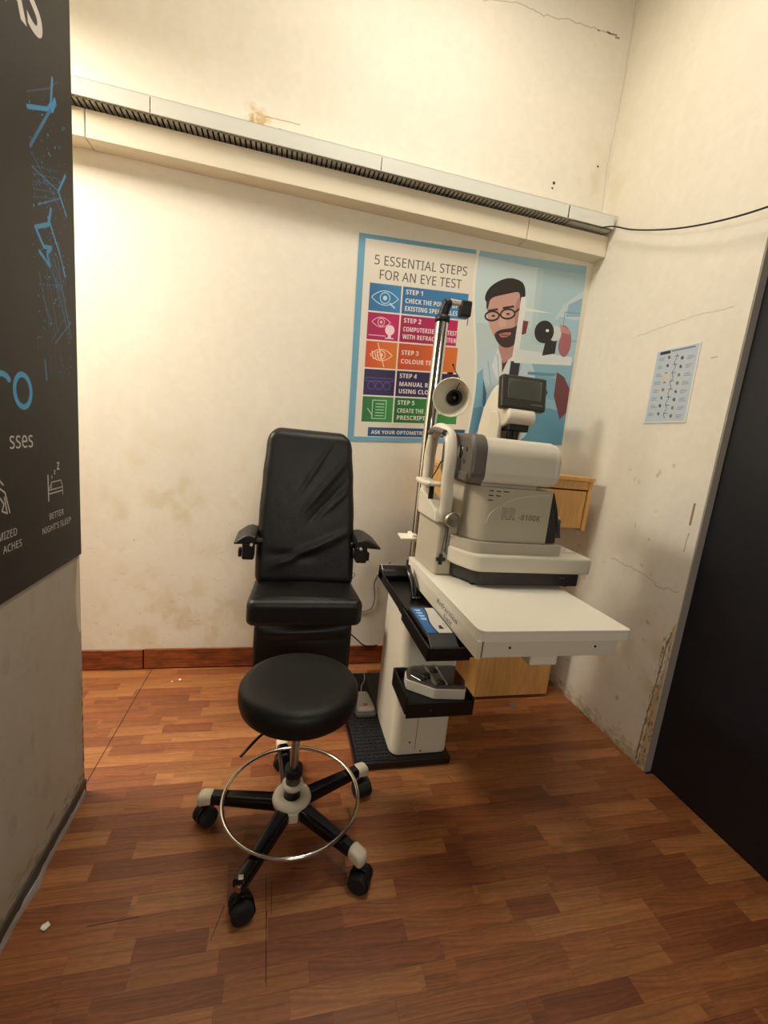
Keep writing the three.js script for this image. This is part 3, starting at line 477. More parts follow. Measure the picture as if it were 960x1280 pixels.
// pupil gauge lying on the lower tray
{
  const t = thing('pupil_gauge', 'ivory angular measuring gauge with black top on the lower tray', 'gauge', [0, 0.3988, 0]);
  const P = [[0.494, -1.40], [0.585, -1.330], [0.70, -1.318], [0.722, -1.372], [0.716, -1.475], [0.54, -1.482], [0.505, -1.455]];
  part('case', [slab(P, 0, 0.040, 0.003, 0.006)], M.ivory, t);
  const ctr = [0.62, -1.405], inset = (k) => P.map(([x, z]) => [ctr[0] + (x - ctr[0]) * k, ctr[1] + (z - ctr[1]) * k]);
  part('top_plate', [slab(inset(0.97), 0.040, 0.046, 0.002, 0.005)], M.dullMetal, t);
  part('window', [slab([[0.515, -1.418], [0.535, -1.458], [0.565, -1.455], [0.572, -1.385], [0.545, -1.375]], 0.0445, 0.0475, 0.001, 0.004), slab([[0.648, -1.465], [0.706, -1.465], [0.712, -1.38], [0.694, -1.34], [0.642, -1.345]], 0.0445, 0.048, 0.001, 0.004)], M.lensBlack, t, 'glossy black windows');
  part('rib', [rbox(0.585, 0.597, 0.045, 0.055, -1.47, -1.338, 0.003), rbox(0.630, 0.638, 0.045, 0.055, -1.47, -1.335, 0.003)], M.noseGrey, t);
  for (const [dx, dz, r] of [[0.573, -1.405, 0.019], [0.614, -1.44, 0.014], [0.615, -1.36, 0.014]]) part('dial', [lathe([[0, 0.057], [r * 0.85, 0.056], [r, 0.051], [r, 0.044]].reverse(), 28).translate(dx, 0, dz)], M.blackPlastic, t);
}
// foot pedal on the tread
{
  const t = thing('foot_pedal', 'pale grey foot pedal with red mark on black rubber tread', 'foot pedal', [0.442, 0.0432, -1.80]); t.scale.set(1.15, 1.1, 1.15);
  part('body', [slab([[-0.03, -0.075], [0.03, -0.075], [0.045, 0.03], [0.04, 0.06], [-0.04, 0.06], [-0.045, 0.03]], 0, 0.016, 0.003, 0.015)], M.noseGrey, t);
  part('treadle', [cushion(0.118, (d) => ({ c: V(0, 0.026 - 0.006 * d / 0.118, -0.07 + d), u: V(1, 0, 0), n: V(0, 1, 0), a: 0.02 + 0.019 * Math.sqrt(d / 0.118), b: 0.014 }), { rc: 0.012, er: 0.014, nv: 10, side: 6 })], std(0x9c968a, 0.5), t);
  part('red_mark', [slab([[-0.012, 0.018], [0.012, 0.018], [0.0, 0.036]], 0.0335, 0.0362, 0, 0)], std(0xa03a24, 0.5), t, 'red triangle mark');
  part('cord', [tube([V(0, 0.02, -0.075), V(0.01, 0.03, -0.12), V(0.03, 0.012, -0.17), V(0.045, 0.006, -0.24), V(0.04, 0.006, -0.30)], 0.003, 30, 8)], std(0x8b857b, 0.5), t);
}
// ------------------------------------------------------------------ autorefractor on the table
{
  const t = thing('autorefractor', 'ivory and grey tabletop eye refractor with chin rest on the white table', 'autorefractor', [0, 0.822, 0]);
  const Y = -0.822, y = (v) => v + Y;   // heights below are above the floor
  const foot = (x0, x1, z0, z1) => [[x0 + 0.035, z0], [x1, z0], [x1, z1], [x0 + 0.06, z1], [x0, z1 - 0.11], [x0, z0 + 0.05]];
  const lower = part('lower_base', [slab(foot(0.640, 1.118, -1.625, -1.35), y(0.832), y(0.882), 0.004, [0.02, 0.02, 0.02, 0.025, 0.025, 0.02])], M.charcoal, t, 'dark grey base');
  for (const [a, b] of [[0.70, -1.385], [1.08, -1.385], [0.70, -1.59], [1.08, -1.59]]) part('rubber_foot', [lathe([[0, y(0.8225)], [0.012, y(0.8225)], [0.014, y(0.832)], [0, y(0.834)]], 20).translate(a, 0, b)], M.rubber, lower);
  part('power_switch', [rbox(1.03, 1.052, y(0.862), y(0.868), -1.3505, -1.3475, 0.001)], M.brushed, lower);
  part('base_cover', [slab(foot(0.620, 1.152, -1.64, -1.335), y(0.882), y(0.945), 0.010, [0.03, 0.02, 0.025, 0.035, 0.04, 0.03])], M.ivory, t);
  const sh = part('slide', [slab(foot(0.618, 1.022, -1.62, -1.358), y(0.944), y(0.986), 0.003, [0.02, 0.006, 0.006, 0.035, 0.04, 0.03])], M.ivoryDeep, t);
  part('slide_end', [rbox(1.003, 1.018, y(0.945), y(0.985), -1.615, -1.362, 0.002)], M.ivory, sh);
  // body tower with side panel
  const body = part('body', [slab([[0.665, -1.605], [0.958, -1.605], [0.958, -1.368], [0.70, -1.368], [0.652, -1.43], [0.652, -1.56]], y(0.987), y(1.182), 0.004, [0.03, 0.004, 0.004, 0.03, 0.03, 0.03])], M.ivoryDeep, t);
  part('rear_cover', [slab([[0.952, -1.60], [1.012, -1.585], [1.012, -1.388], [0.952, -1.372]], y(0.987), y(1.05), 0.004, 0.006), frontal([[0.952, y(1.03)], [1.011, y(1.03)], [0.995, y(1.11)], [0.968, y(1.178)], [0.952, y(1.18)]], -1.598, -1.374, 0.005, 0.004)], M.darkGrey, body, 'dark grey end cover');
  part('vent', [].concat(...[[0, 3], [1, 2], [2, 1]].map(([r, n]) => [...Array(n).keys()].map((i) => rbox(0.705 + i * 0.027, 0.705 + i * 0.027 + [0.018, 0.018, 0.022][i], y(1.168 - r * 0.0165), y(1.1715 - r * 0.0165), -1.3695, -1.3675, 0.0006, 1)))), M.blackPlastic, body);
  { const pts = []; for (let i = 0; i <= 24; i++) { const a = Math.PI - (Math.PI / 2) * i / 24; pts.push(V(0.945 + 0.235 * Math.cos(a), y(1.055) + 0.112 * Math.sin(a), -1.3675)); } part('accent_arc', [tube(pts, 0.0013, 48, 6)], M.ivoryArc, body, 'raised pale arc'); }
  { // maker's mark and model lettering
    const c = canvas(512, 192), x = c.getContext('2d'); x.fillStyle = '#b7ae99'; x.fillRect(0, 0, 512, 192); x.lineJoin = 'round';
    x.strokeStyle = '#6f6454'; x.lineWidth = 8; x.font = 'bold 168px sans-serif'; x.save(); x.translate(16, 160); x.scale(0.78, 1); x.strokeText('RR', 0, 0); x.restore();
    x.fillStyle = '#786c5a'; x.font = 'bold 84px sans-serif'; x.fillText('-8100K', 226, 160, 276);
    label3('model_lettering', c, 0.17, 0.064, basis(V(1, 0, 0), V(0, 1, 0), V(0, 0, 1), V(0.842, y(1.093), -1.3674)), body, 'brown outlined lettering');
  }
  // joystick and key label at the operator's end
  part('joystick', [lathe([[0.030, y(1.0)], [0.026, y(1.02)], [0.022, y(1.05)], [0.022, y(1.068)], [0, y(1.07)]].concat([]), 28).translate(1.045, 0, -1.455), rod(V(1.045, y(0.945), -1.455), V(1.045, y(1.0), -1.455), 0.012)], M.darkGrey, t);
  part('joystick_button', [lathe([[0, y(1.078)], [0.016, y(1.077)], [0.019, y(1.072)], [0.019, y(1.066)]].reverse(), 24).translate(1.045, 0, -1.455)], M.brushed, t, 'pale joystick button');
  { const c = canvas(256, 256), x = c.getContext('2d'); x.fillStyle = '#c9c1ad'; x.fillRect(0, 0, 256, 256); x.fillStyle = '#8f8979'; for (let i = 0; i < 4; i++) for (let j = 0; j < 5; j++) if ((i * 3 + j) % 4) x.fillRect(20 + i * 58, 16 + j * 46, 42, 28); label3('key_label', c, 0.10, 0.16, basis(V(1, 0, 0), V(0, 0, -1), V(0, 1, 0), V(1.088, y(0.9456), -1.47)), t, 'grey key label'); }
  // measuring head
  const prof = (z0, z1, a, b) => [[z0 + 0.03, a], [z1 - 0.02, a], [z1, a + 0.025], [z1 - 0.004, b - 0.04], [z1 - 0.035, b], [z0 + 0.035, b], [z0, b - 0.04], [z0, a + 0.025]];
  const head = part('head', [sideways(prof(-1.635, -1.345, y(1.195), y(1.352)), 0.668, 0.935, 0.004, 0.02)], M.ivory, t);
  part('head_end', [sideways(prof(-1.63, -1.35, y(1.20), y(1.347)), 0.931, 0.966, 0.016, 0.02)], M.ivory, head);
  part('head_neck', [rbox(0.68, 0.90, y(1.180), y(1.20), -1.60, -1.385, 0.006)], M.ivoryDeep, t);
  const nose = part('nose', [sideways(prof(-1.64, -1.342, y(1.190), y(1.358)), 0.613, 0.672, 0.012, 0.02)], M.noseGrey, t, 'grey rounded patient-side cover');
  const hole = (z, v, r, m, n, lab) => part(n, [aim(lathe([[0, 0.004], [r * 0.8, 0.004], [r, 0.001], [r, -0.002]].reverse(), 28), V(0.614, y(v), z), V(-1, 0, 0))], m, nose, lab);
  hole(-1.452, 1.292, 0.026, M.lensBlack, 'lens', 'round black lens window'); hole(-1.395, 1.305, 0.009, M.charcoal, 'sensor'); hole(-1.405, 1.262, 0.009, M.charcoal, 'sensor');
  part('nose_step', [sideways([[-1.60, y(1.197)], [-1.36, y(1.197)], [-1.36, y(1.225)], [-1.60, y(1.232)]], 0.607, 0.616, 0.003, 0.005)], M.noseGrey, nose);
  // head and chin rest: an arch standing at the patient's end
  const hx = 0.58, arch = new THREE.CatmullRomCurve3([V(0.012, y(1.062), -1.57), V(0.012, y(1.045), -1.515), V(0.010, y(1.052), -1.472), V(0.006, y(1.10), -1.456), V(0, y(1.18), -1.454), V(0, y(1.285), -1.457), V(0, y(1.345), -1.487), V(-0.006, y(1.366), -1.545), V(-0.006, y(1.366), -1.595), V(0, y(1.345), -1.65), V(0, y(1.28), -1.676), V(0, y(1.18), -1.676), V(0, y(1.03), -1.672)], false, 'centripetal');
  const ar = new THREE.TubeGeometry(arch, 100, 0.0205, 14).scale(1.12, 1, 1).translate(hx, 0, 0);
  const rest = part('headrest_arch', [ar], M.ivory, t);
  part('forehead_pad', [tube([V(hx - 0.024, y(1.352), -1.475), V(hx - 0.034, y(1.36), -1.53), V(hx - 0.034, y(1.36), -1.58), V(hx - 0.024, y(1.352), -1.635)], 0.011, 24, 10)], M.noseGrey, rest, 'grey forehead pad');
  part('rest_base', [slab([[0.566, -1.69], [0.66, -1.69], [0.66, -1.475], [0.580, -1.475]], y(0.8245), y(1.05), 0.008, 0.014)], M.ivoryDeep, rest);
  part('chin_bracket', [sideways([[-1.672, y(1.03)], [-1.45, y(1.03)], [-1.47, y(1.075)], [-1.54, y(1.10)], [-1.63, y(1.125)], [-1.672, y(1.13)]], 0.55, 0.60, 0.006, 0.012)], M.ivory, rest);
  part('chin_cup', [cushion(0.17, (d) => ({ c: V(0.548, y(1.168) - 0.006 * Math.cos((d / 0.17 - 0.5) * 3), -1.64 + d), u: V(1, 0, 0), n: V(0, 1, 0), a: 0.032, b: 0.009 }), { rc: 0.008, er: 0.012, nv: 10, side: 4 })], M.ivory, rest, 'ivory chin cup');
  part('chin_bolt', [rod(V(0.56, y(1.09), -1.555), V(0.56, y(1.162), -1.555), 0.010)], M.blackMetal, rest);
  part('height_knob', [aim(lathe([[0, 0.0], [0.026, 0.0], [0.029, 0.004], [0.029, 0.018], [0.025, 0.022], [0.020, 0.019], [0, 0.018]].reverse(), 36), V(0.608, y(1.045), -1.448), V(0.12, 0, 1))], M.brushed, rest, 'silver height knob');
  part('lens_cord', [tube([V(0.572, y(1.255), -1.452), V(0.566, y(1.25), -1.50), V(0.56, y(1.21), -1.53), V(0.556, y(1.18), -1.56)], 0.0022, 24, 6)], M.blackPlastic, rest);
  part('strap', [rbox(0.610, 0.617, y(0.915), y(1.02), -1.4745, -1.4715, 0.001), tube([V(0.606, y(1.02), -1.4715), V(0.602, y(0.95), -1.4705), V(0.599, y(0.90), -1.4705)], 0.0018, 16, 6), tube([V(0.604, y(0.925), -1.4705), V(0.616, y(0.912), -1.4705), V(0.632, y(0.90), -1.472)], 0.0018, 12, 6)], M.noseGrey, rest);
  part('cross_knob', [rbox(0.580, 0.616, y(0.880), y(0.893), -1.475, -1.463, 0.003), rbox(0.5915, 0.6045, y(0.866), y(0.906), -1.475, -1.4625, 0.003)], M.blackPlastic, rest, 'black cross-shaped knob');
}
// ------------------------------------------------------------------ cabinets behind the table
const woodTex = (() => { const c = perPixel(512, 512, (i, j) => { const g = fbm(i * 0.012 + 3, j * 0.006, 3), f = fbm(i * 0.16 + g * 3, j * 0.012, 3), k = 0.9 + (g - 0.5) * 0.14 + (f - 0.5) * 0.16; return [226 * k, 172 * k, 98 * k]; }); const t = paint(c); t.wrapS = t.wrapT = THREE.RepeatWrapping; t.repeat.set(1.6, 1.6); return t; })();
const woodMat = std(0xffffff, 0.5, { map: woodTex });
{
  const t = thing('wall_cabinet', 'light wooden cabinet with dark gap under its top on the back wall', 'cabinet', [0, 0, 0]);
  part('body', [box(0.76, 1.52, 0.952, 1.196, BZ + 0.001, -1.94)], woodMat, t);
  part('top', [rbox(0.75, 1.532, 1.196, 1.216, BZ + 0.001, -1.868, 0.002)], woodMat, t);
  part('apron', [rbox(0.752, 1.508, 1.153, 1.195, -1.940, -1.878, 0.002)], woodMat, t);
  part('door', [rbox(0.762, 1.10, 0.954, 1.145, -1.940, -1.880, 0.002)], woodMat, t); part('door', [rbox(1.104, 1.503, 0.954, 1.145, -1.940, -1.880, 0.002)], woodMat, t);
  part('side_panel', [rbox(1.508, 1.528, 0.942, 1.196, BZ + 0.001, -1.874, 0.002)], woodMat, t);
}
{
  const t = thing('floor_cabinet', 'plain wooden floor cabinet standing under the white table', 'cabinet', [0, 0, 0]);
  part('plinth', [box(1.06, 1.47, 0, 0.016, -2.24, -1.93)], woodMat, t);
  part('body', [rbox(1.045, 1.485, 0.016, 0.60, -2.26, -1.90, 0.003)], woodMat, t);
  part('door', [rbox(1.047, 1.483, 0.018, 0.575, -1.899, -1.882, 0.002)], woodMat, t);
}
// ------------------------------------------------------------------ lensmeter on the wall cabinet
{
  const t = thing('lensmeter', 'ivory lens meter with tilted dark screen on top of the wall cabinet', 'lens meter', [0, 1.216, 0]);
  const y = (v) => v - 1.216;
  part('base', [slab([[1.0, -2.25], [1.22, -2.25], [1.22, -1.90], [1.0, -1.90]], 0, 0.055, 0.01, 0.03)], M.ivory, t);
  const colm = part('column', [frontal([[1.022, y(1.26)], [1.20, y(1.26)], [1.20, y(1.62)], [1.165, y(1.655)], [1.105, y(1.655)], [1.078, y(1.62)], [1.045, y(1.53)], [1.028, y(1.42)]], -2.24, -2.06, 0.016, 0.03)], M.ivory, t);
  part('side_cover', [sideways([[-2.10, y(1.28)], [-2.0, y(1.28)], [-1.99, y(1.44)], [-2.03, y(1.50)], [-2.10, y(1.50)]], 1.02, 1.045, 0.008, 0.02)], M.ivory, colm);
  part('nose', [sideways([[-2.07, y(1.40)], [-1.95, y(1.435)], [-1.925, y(1.46)], [-1.93, y(1.50)], [-1.97, y(1.525)], [-2.08, y(1.525)]], 1.035, 1.185, 0.012, 0.02)], M.ivory, t);
  part('lens_holder', [rbox(1.055, 1.165, y(1.405), y(1.442), -2.03, -1.945, 0.008), rod(V(1.105, y(1.36), -1.975), V(1.105, y(1.41), -1.975), 0.022, 0.026), rbox(1.065, 1.085, y(1.345), y(1.41), -1.98, -1.955, 0.003)], M.blackPlastic, t, 'black lens holder recess');
  part('lens_table', [rbox(1.0, 1.17, y(1.352), y(1.364), -2.06, -1.93, 0.004)], M.blackPlastic, t);
  // tilted screen
  const s = 0.098, tilt = 0.2, mk = (g) => g.rotateX(-tilt).rotateY(-0.02).translate(1.118, y(1.592), -1.955);
  const mon = part('screen_housing', [mk(rbox(-0.12, 0.12, -0.082, 0.082, -0.045, 0.0, 0.012))], M.bezel, t, 'dark tilted screen housing');
  part('screen', [mk(rbox(-0.088, 0.09, -0.036, 0.062, -0.004, 0.0012, 0.002))], M.screenGlass, mon, 'grey switched-off screen');
  part('badge', [mk(rbox(0.035, 0.098, -0.056, -0.0535, -0.002, 0.0012, 0.0005, 1))], M.brushed, mon);
}
// ------------------------------------------------------------------ cable trunking on the ledge and the loose cable
{
  const t = thing('cable_trunking', 'pale grey slotted cable trunking running along the wall ledge', 'trunking', [0, 2.482, BZ]);
  const z1 = 0.138, xe = XR - 0.02;
  part('back_plate', [box(FARX, xe, 0, 0.062, 0.0, 0.003)], M.trunkBase, t);
  part('slot_shade_plate', [box(FARX, xe, 0.016, 0.018, 0.003, z1 - 0.004)], M.darkGrey, t);  // dark plate standing in for the shade inside the hollow trunking
  const fg = []; for (let x = FARX + 0.01; x < 1.36; x += 0.0215) fg.push(box(x, x + 0.0138, 0, 0.002, 0.003, z1 - 0.006)); fg.push(box(FARX, xe, 0, 0.002, z1 - 0.014, z1 - 0.002)); fg.push(box(1.36, xe, 0, 0.002, 0.003, z1 - 0.006));
  part('slotted_wall', fg, M.trunkBase, t, 'slotted underside');
  for (const [a, b] of [[FARX, -0.592], [-0.589, 0.352], [0.355, 1.316], [1.322, xe]]) part('cover', [rbox(a, b, 0.001, 0.062, z1 - 0.003, z1, 0.001, 1), rbox(a, b, 0.059, 0.062, 0.003, z1, 0.001, 1)], M.trunkGrey, t);
  part('end_cap', [rbox(xe, xe + 0.004, 0.0, 0.064, 0.0, z1 + 0.002, 0.001, 1)], M.trunkBase, t);
}
solo('hanging_cable', [tube([V(1.52, 2.482, -2.16), V(1.552, 2.478, -2.12), V(1.556, 2.40, -1.96), V(1.552, 2.30, -1.70), V(1.55, 2.245, -1.50), V(1.55, 2.215, -1.33), V(1.55, 2.20, -1.1), V(1.55, 2.21, -0.9)], 0.0035, 90, 8)], M.blackPlastic, 'thin black cable sagging along the right wall from the trunking', 'cable');
solo('wall_cable', [tube([V(0.385, 0.315, BZ + 0.006), V(0.50, 0.322, BZ + 0.006), V(0.545, 0.345, BZ + 0.006), V(0.558, 0.42, BZ + 0.006), V(0.548, 0.50, BZ + 0.006), V(0.575, 0.56, BZ + 0.006), V(0.63, 0.62, BZ + 0.006)], 0.003, 50, 8)], M.noseGrey, 'thin grey cable looping up the back wall beside the unit column', 'cable');
solo('power_cord', [tube([V(0.34, 0.30, -2.1), V(0.40, 0.24, -2.2), V(0.46, 0.17, BZ + 0.02), V(0.52, 0.12, BZ + 0.02), V(0.56, 0.115, BZ + 0.02), V(0.60, 0.12, BZ + 0.02)], 0.004, 50, 8)], M.blackPlastic, 'black power cord running from the chair to the wall', 'cord');
// ------------------------------------------------------------------ poster on the back wall
{
  const c = canvas(1536, 1188), x = c.getContext('2d');
  const poly = (pts, f) => { x.fillStyle = f; x.beginPath(); pts.forEach(([a, b], i) => (i ? x.lineTo(a, b) : x.moveTo(a, b))); x.closePath(); x.fill(); };
  const curve = (pts) => { x.moveTo(...pts[0]); for (let i = 1; i < pts.length - 1; i++) { const [a, b] = pts[i], [p, q] = pts[i + 1]; x.quadraticCurveTo(a, b, (a + p) / 2, (b + q) / 2); } x.lineTo(...pts[pts.length - 1]); };
  const blob = (pts, f) => { x.fillStyle = f; x.beginPath(); const n = pts.length, m = (a, b) => [(a[0] + b[0]) / 2, (a[1] + b[1]) / 2]; x.moveTo(...m(pts[n - 1], pts[0])); for (let i = 0; i < n; i++) x.quadraticCurveTo(...pts[i], ...m(pts[i], pts[(i + 1) % n])); x.fill(); };
  x.fillStyle = '#e2dbcc'; x.fillRect(0, 0, 1536, 1188);
  // picture half: a clinic room in pale blues
  const edge = [[762, 0], [748, 110], [762, 312], [814, 600], [834, 800], [826, 973], [806, 1188]];
  x.save(); x.beginPath(); curve(edge); x.lineTo(1536, 1188); x.lineTo(1536, 0); x.closePath(); x.clip();
  x.fillStyle = '#b9cdcf'; x.fillRect(740, 0, 800, 1188);
  poly([[740, 0], [1180, 0], [1190, 420], [740, 420]], '#c3d5d6'); poly([[1180, 0], [1230, 0], [1230, 520], [1190, 520]], '#b2c9cd'); poly([[1230, 0], [1536, 0], [1536, 520], [1230, 520]], '#a9c5cd');
  poly([[740, 0], [1536, 0], [1536, 55], [1100, 50], [740, 30]], '#98bccb'); poly([[1536, 150], [1400, 260], [1350, 350], [1536, 340]], '#bfd2d6'); poly([[1440, 250], [1536, 200], [1536, 320], [1430, 330]], '#8fb2c6');
  poly([[1380, 330], [1536, 350], [1536, 640], [1370, 600]], '#9fc3d2'); x.strokeStyle = '#7f98a4'; x.lineWidth = 6; x.strokeRect(1420, 300, 130, 180);
  poly([[1180, 620], [1536, 620], [1536, 1188], [1120, 1188]], '#86b1c2'); poly([[1250, 700], [1536, 760], [1536, 900], [1260, 850]], '#74a5bb'); poly([[1180, 900], [1536, 960], [1536, 1188], [1150, 1188]], '#5d97b2');
  // coat
  blob([[800, 700], [880, 600], [960, 560], [1010, 640], [1120, 560], [1230, 640], [1280, 800], [1270, 1000], [1240, 1188], [790, 1188], [800, 900]], '#b9ced6'); poly([[960, 560], [1012, 690], [1090, 560], [1150, 620], [1060, 900], [930, 680]], '#d7dee0');
  poly([[812, 760], [870, 700], [905, 900], [900, 1050], [830, 1188], [790, 1188]], '#7ab0cc'); poly([[820, 960], [900, 940], [905, 1080], [800, 1188]], '#6298b3'); poly([[880, 760], [915, 860], [920, 960], [895, 930]], '#3d7291'); poly([[1000, 640], [1010, 720], [1060, 590]], '#5b1f2a');
  x.strokeStyle = '#8fa9b5'; x.lineWidth = 5; for (const l of [[[960, 600], [1000, 760], [990, 900]], [[900, 650], [940, 800]], [[1150, 640], [1110, 800], [1120, 1000]]]) { x.beginPath(); curve(l); x.stroke(); }
  // head of a bearded man with glasses
  poly([[960, 500], [1085, 480], [1100, 590], [1012, 660], [968, 570]], '#b98a80');
  blob([[852, 280], [940, 215], [1075, 200], [1100, 300], [1104, 420], [1080, 530], [1010, 560], [940, 520], [880, 430], [855, 350]], '#c79a8e');
  blob([[1050, 240], [1104, 250], [1106, 400], [1090, 500], [1060, 440]], '#b27f76');
  blob([[930, 470], [960, 452], [1000, 442], [1060, 430], [1102, 395], [1104, 460], [1080, 540], [1015, 565], [960, 540], [925, 490]], '#3a2a27'); blob([[958, 470], [1000, 458], [1046, 452], [1040, 482], [990, 500], [962, 492]], '#b9746f'); poly([[955, 462], [1000, 446], [1058, 440], [1060, 458], [1000, 464], [960, 476]], '#2f2321'); x.fillStyle = '#8b3f42'; x.fillRect(972, 478, 58, 8);
  blob([[955, 360], [985, 350], [1000, 400], [1005, 430], [960, 436], [945, 420]], '#d2a699');
  blob([[826, 275], [850, 205], [930, 150], [1000, 130], [1072, 142], [1100, 165], [1116, 215], [1112, 280], [1098, 300], [1080, 262], [1072, 205], [1010, 222], [930, 246], [880, 262], [858, 300]], '#1d1917'); blob([[1076, 215], [1112, 240], [1112, 330], [1106, 430], [1094, 400], [1086, 300]], '#2a211f'); blob([[844, 262], [868, 262], [862, 330], [850, 340]], '#2a211f');
  x.strokeStyle = '#231d1b'; x.lineWidth = 11; x.beginPath(); x.ellipse(896, 372, 48, 28, -0.14, 0, 7); x.stroke(); x.beginPath(); x.ellipse(1004, 350, 50, 29, -0.14, 0, 7); x.stroke(); x.beginPath(); x.moveTo(942, 362); x.lineTo(958, 358); x.moveTo(1050, 338); x.lineTo(1098, 300); x.stroke();
  x.fillStyle = '#2b2020'; x.beginPath(); x.ellipse(904, 371, 13, 6, 0, 0, 7); x.ellipse(1006, 350, 13, 6, 0, 0, 7); x.fill(); x.fillStyle = '#2a1f1d'; poly([[862, 338], [930, 322], [934, 334], [866, 346]], '#2a1f1d'); poly([[962, 312], [1040, 294], [1046, 306], [966, 324]], '#2a1f1d');
  // slit lamp arm, disc and hand
  poly([[1086, 240], [1120, 232], [1128, 300], [1330, 316], [1128, 322], [1118, 520], [1112, 690], [1066, 690], [1078, 500]], '#dfe2de'); poly([[1120, 380], [1160, 382], [1150, 460], [1120, 470]], '#7a2f35'); poly([[1066, 640], [1136, 640], [1130, 740], [1062, 740]], '#2a2c33');
  poly([[1090, 560], [1520, 585], [1520, 640], [1090, 650]], '#d5dcdb'); poly([[1310, 440], [1390, 430], [1385, 570], [1290, 590]], '#22211f'); x.fillStyle = '#c9d0cf'; x.beginPath(); x.arc(1365, 440, 50, 0, 7); x.fill(); x.fillStyle = '#1f1e1d'; x.beginPath(); x.arc(1284, 438, 72, 0, 7); x.fill(); x.fillStyle = '#dfe5e4'; x.beginPath(); x.ellipse(1306, 428, 13, 10, 0, 0, 7); x.fill();
  blob([[1400, 390], [1440, 380], [1492, 430], [1500, 540], [1460, 600], [1410, 560], [1400, 500], [1420, 450]], '#a4656a'); poly([[1395, 380], [1470, 410], [1480, 440], [1410, 430]], '#c08a86');
  poly([[1420, 690], [1480, 720], [1536, 800], [1536, 960], [1490, 1010], [1420, 850]], '#6d3a3f'); poly([[1290, 840], [1350, 800], [1370, 830], [1340, 900], [1290, 900]], '#23303a'); poly([[1200, 700], [1420, 700], [1400, 720], [1200, 720]], '#5d8ea6');
  x.restore();
  x.strokeStyle = '#eae6da'; x.lineWidth = 16; x.beginPath(); curve(edge.map(([a, b]) => [a - 4, b])); x.stroke();
  // blue frame round the steps
  const bl = x.createLinearGradient(0, 0, 0, 1188); bl.addColorStop(0, '#5fa6c6'); bl.addColorStop(1, '#62a8cd'); x.fillStyle = '#6aa5c0'; x.fillRect(0, 0, 742, 24); x.fillRect(0, 0, 40, 1188); x.fillRect(0, 1160, 806, 28);
  poly([[40, 24], [58, 24], [72, 1160], [40, 1160]], '#e2dbcc');
  x.fillStyle = '#4d4a47'; x.textBaseline = 'alphabetic'; x.font = '86px sans-serif'; x.save(); x.translate(98, 155); x.scale(1, 0.82); x.fillText('5 ESSENTIAL STEPS', 0, 0, 600); x.restore(); x.save(); x.translate(132, 232); x.scale(1, 0.82); x.fillText('FOR AN EYE TEST', 0, 0, 534); x.restore();
  const rows = [['#2f6c9e', '#3f86b8', 'STEP 1', ['CHECK THE POWER OF', 'EXISTING SPECTACLES']], ['#a51553', '#c01c5f', 'STEP 2', ['COMPUTERISED EYE TEST', 'WITH REFRACTOMETER']], ['#c94a21', '#dd7a2c', 'STEP 3', ['COLOUR TEST']], ['#2b2055', '#2a1d4a', 'STEP 4', ['MANUAL RECORD', 'USING CLOCKDIAL']], ['#1f6a35', '#3c9448', 'STEP 5', ['CREATE THE ACCURATE', 'PRESCRIPTION']]];
  rows.forEach(([a, b, s, lines], i) => {
    const y0 = 258 + i * 163.5, h = 154, g1 = x.createLinearGradient(82, 0, 282, 0); g1.addColorStop(0, a); g1.addColorStop(1, b); x.fillStyle = g1; x.fillRect(82, y0, 198, h); const g2 = x.createLinearGradient(290, 0, 730, 0); g2.addColorStop(0, a); g2.addColorStop(1, b); x.fillStyle = g2; x.fillRect(290, y0, [430, 376, 392, 410, 430][i], h);
    x.fillStyle = '#e9e4dc'; x.font = 'bold 38px sans-serif'; x.fillText(s, 308, y0 + (lines.length > 1 ? 42 : 66)); lines.forEach((l, k) => x.fillText(l, 308, y0 + (lines.length > 1 ? 92 : 118) + k * 44, i === 1 ? 358 : 350));
    x.strokeStyle = x.fillStyle = ['#bcd8e6', '#e7b6c8', '#f0cdb0', '#5a4a8e', '#b9dcbd'][i]; x.lineWidth = 5; const cx = 181, cy = y0 + h / 2;
    const eye = (ex, ey, w) => { x.beginPath(); x.moveTo(ex - w, ey); x.quadraticCurveTo(ex, ey - w * 0.95, ex + w, ey); x.quadraticCurveTo(ex, ey + w * 0.95, ex - w, ey); x.stroke(); x.beginPath(); x.arc(ex, ey, w * 0.36, 0, 7); x.stroke(); x.beginPath(); x.arc(ex, ey, w * 0.16, 0, 7); x.fill(); };
    if (i === 0) { eye(cx, cy, 84); x.lineWidth = 9; x.beginPath(); x.moveTo(cx + 30, cy + 26); x.lineTo(cx + 66, cy + 52); x.stroke(); }
    if (i === 1) { eye(cx - 14, cy - 26, 58); x.fillStyle = '#f0d5de'; x.beginPath(); x.arc(cx + 44, cy + 16, 30, 0, 7); x.fill(); x.beginPath(); x.moveTo(cx - 90, cy + 52); x.lineTo(cx + 20, cy + 52); x.stroke(); x.fillRect(cx + 34, cy + 44, 20, 18); x.fillRect(cx + 16, cy + 60, 56, 7); }
    if (i === 2) { eye(cx, cy, 70); x.lineWidth = 6; for (let k = 0; k < 4; k++) { x.beginPath(); x.moveTo(cx - 60 + k * 16, cy - 22); x.lineTo(cx - 46 + k * 16, cy + 28); x.stroke(); } x.beginPath(); x.moveTo(cx - 26, cy - 70); x.lineTo(cx + 22, cy + 70); x.stroke(); }
    if (i === 3) { x.strokeRect(cx - 86, cy - 26, 172, 18); for (const d of [-50, 0, 50]) { x.beginPath(); x.arc(cx + d, cy + 20, 22, 0, 7); x.stroke(); } }
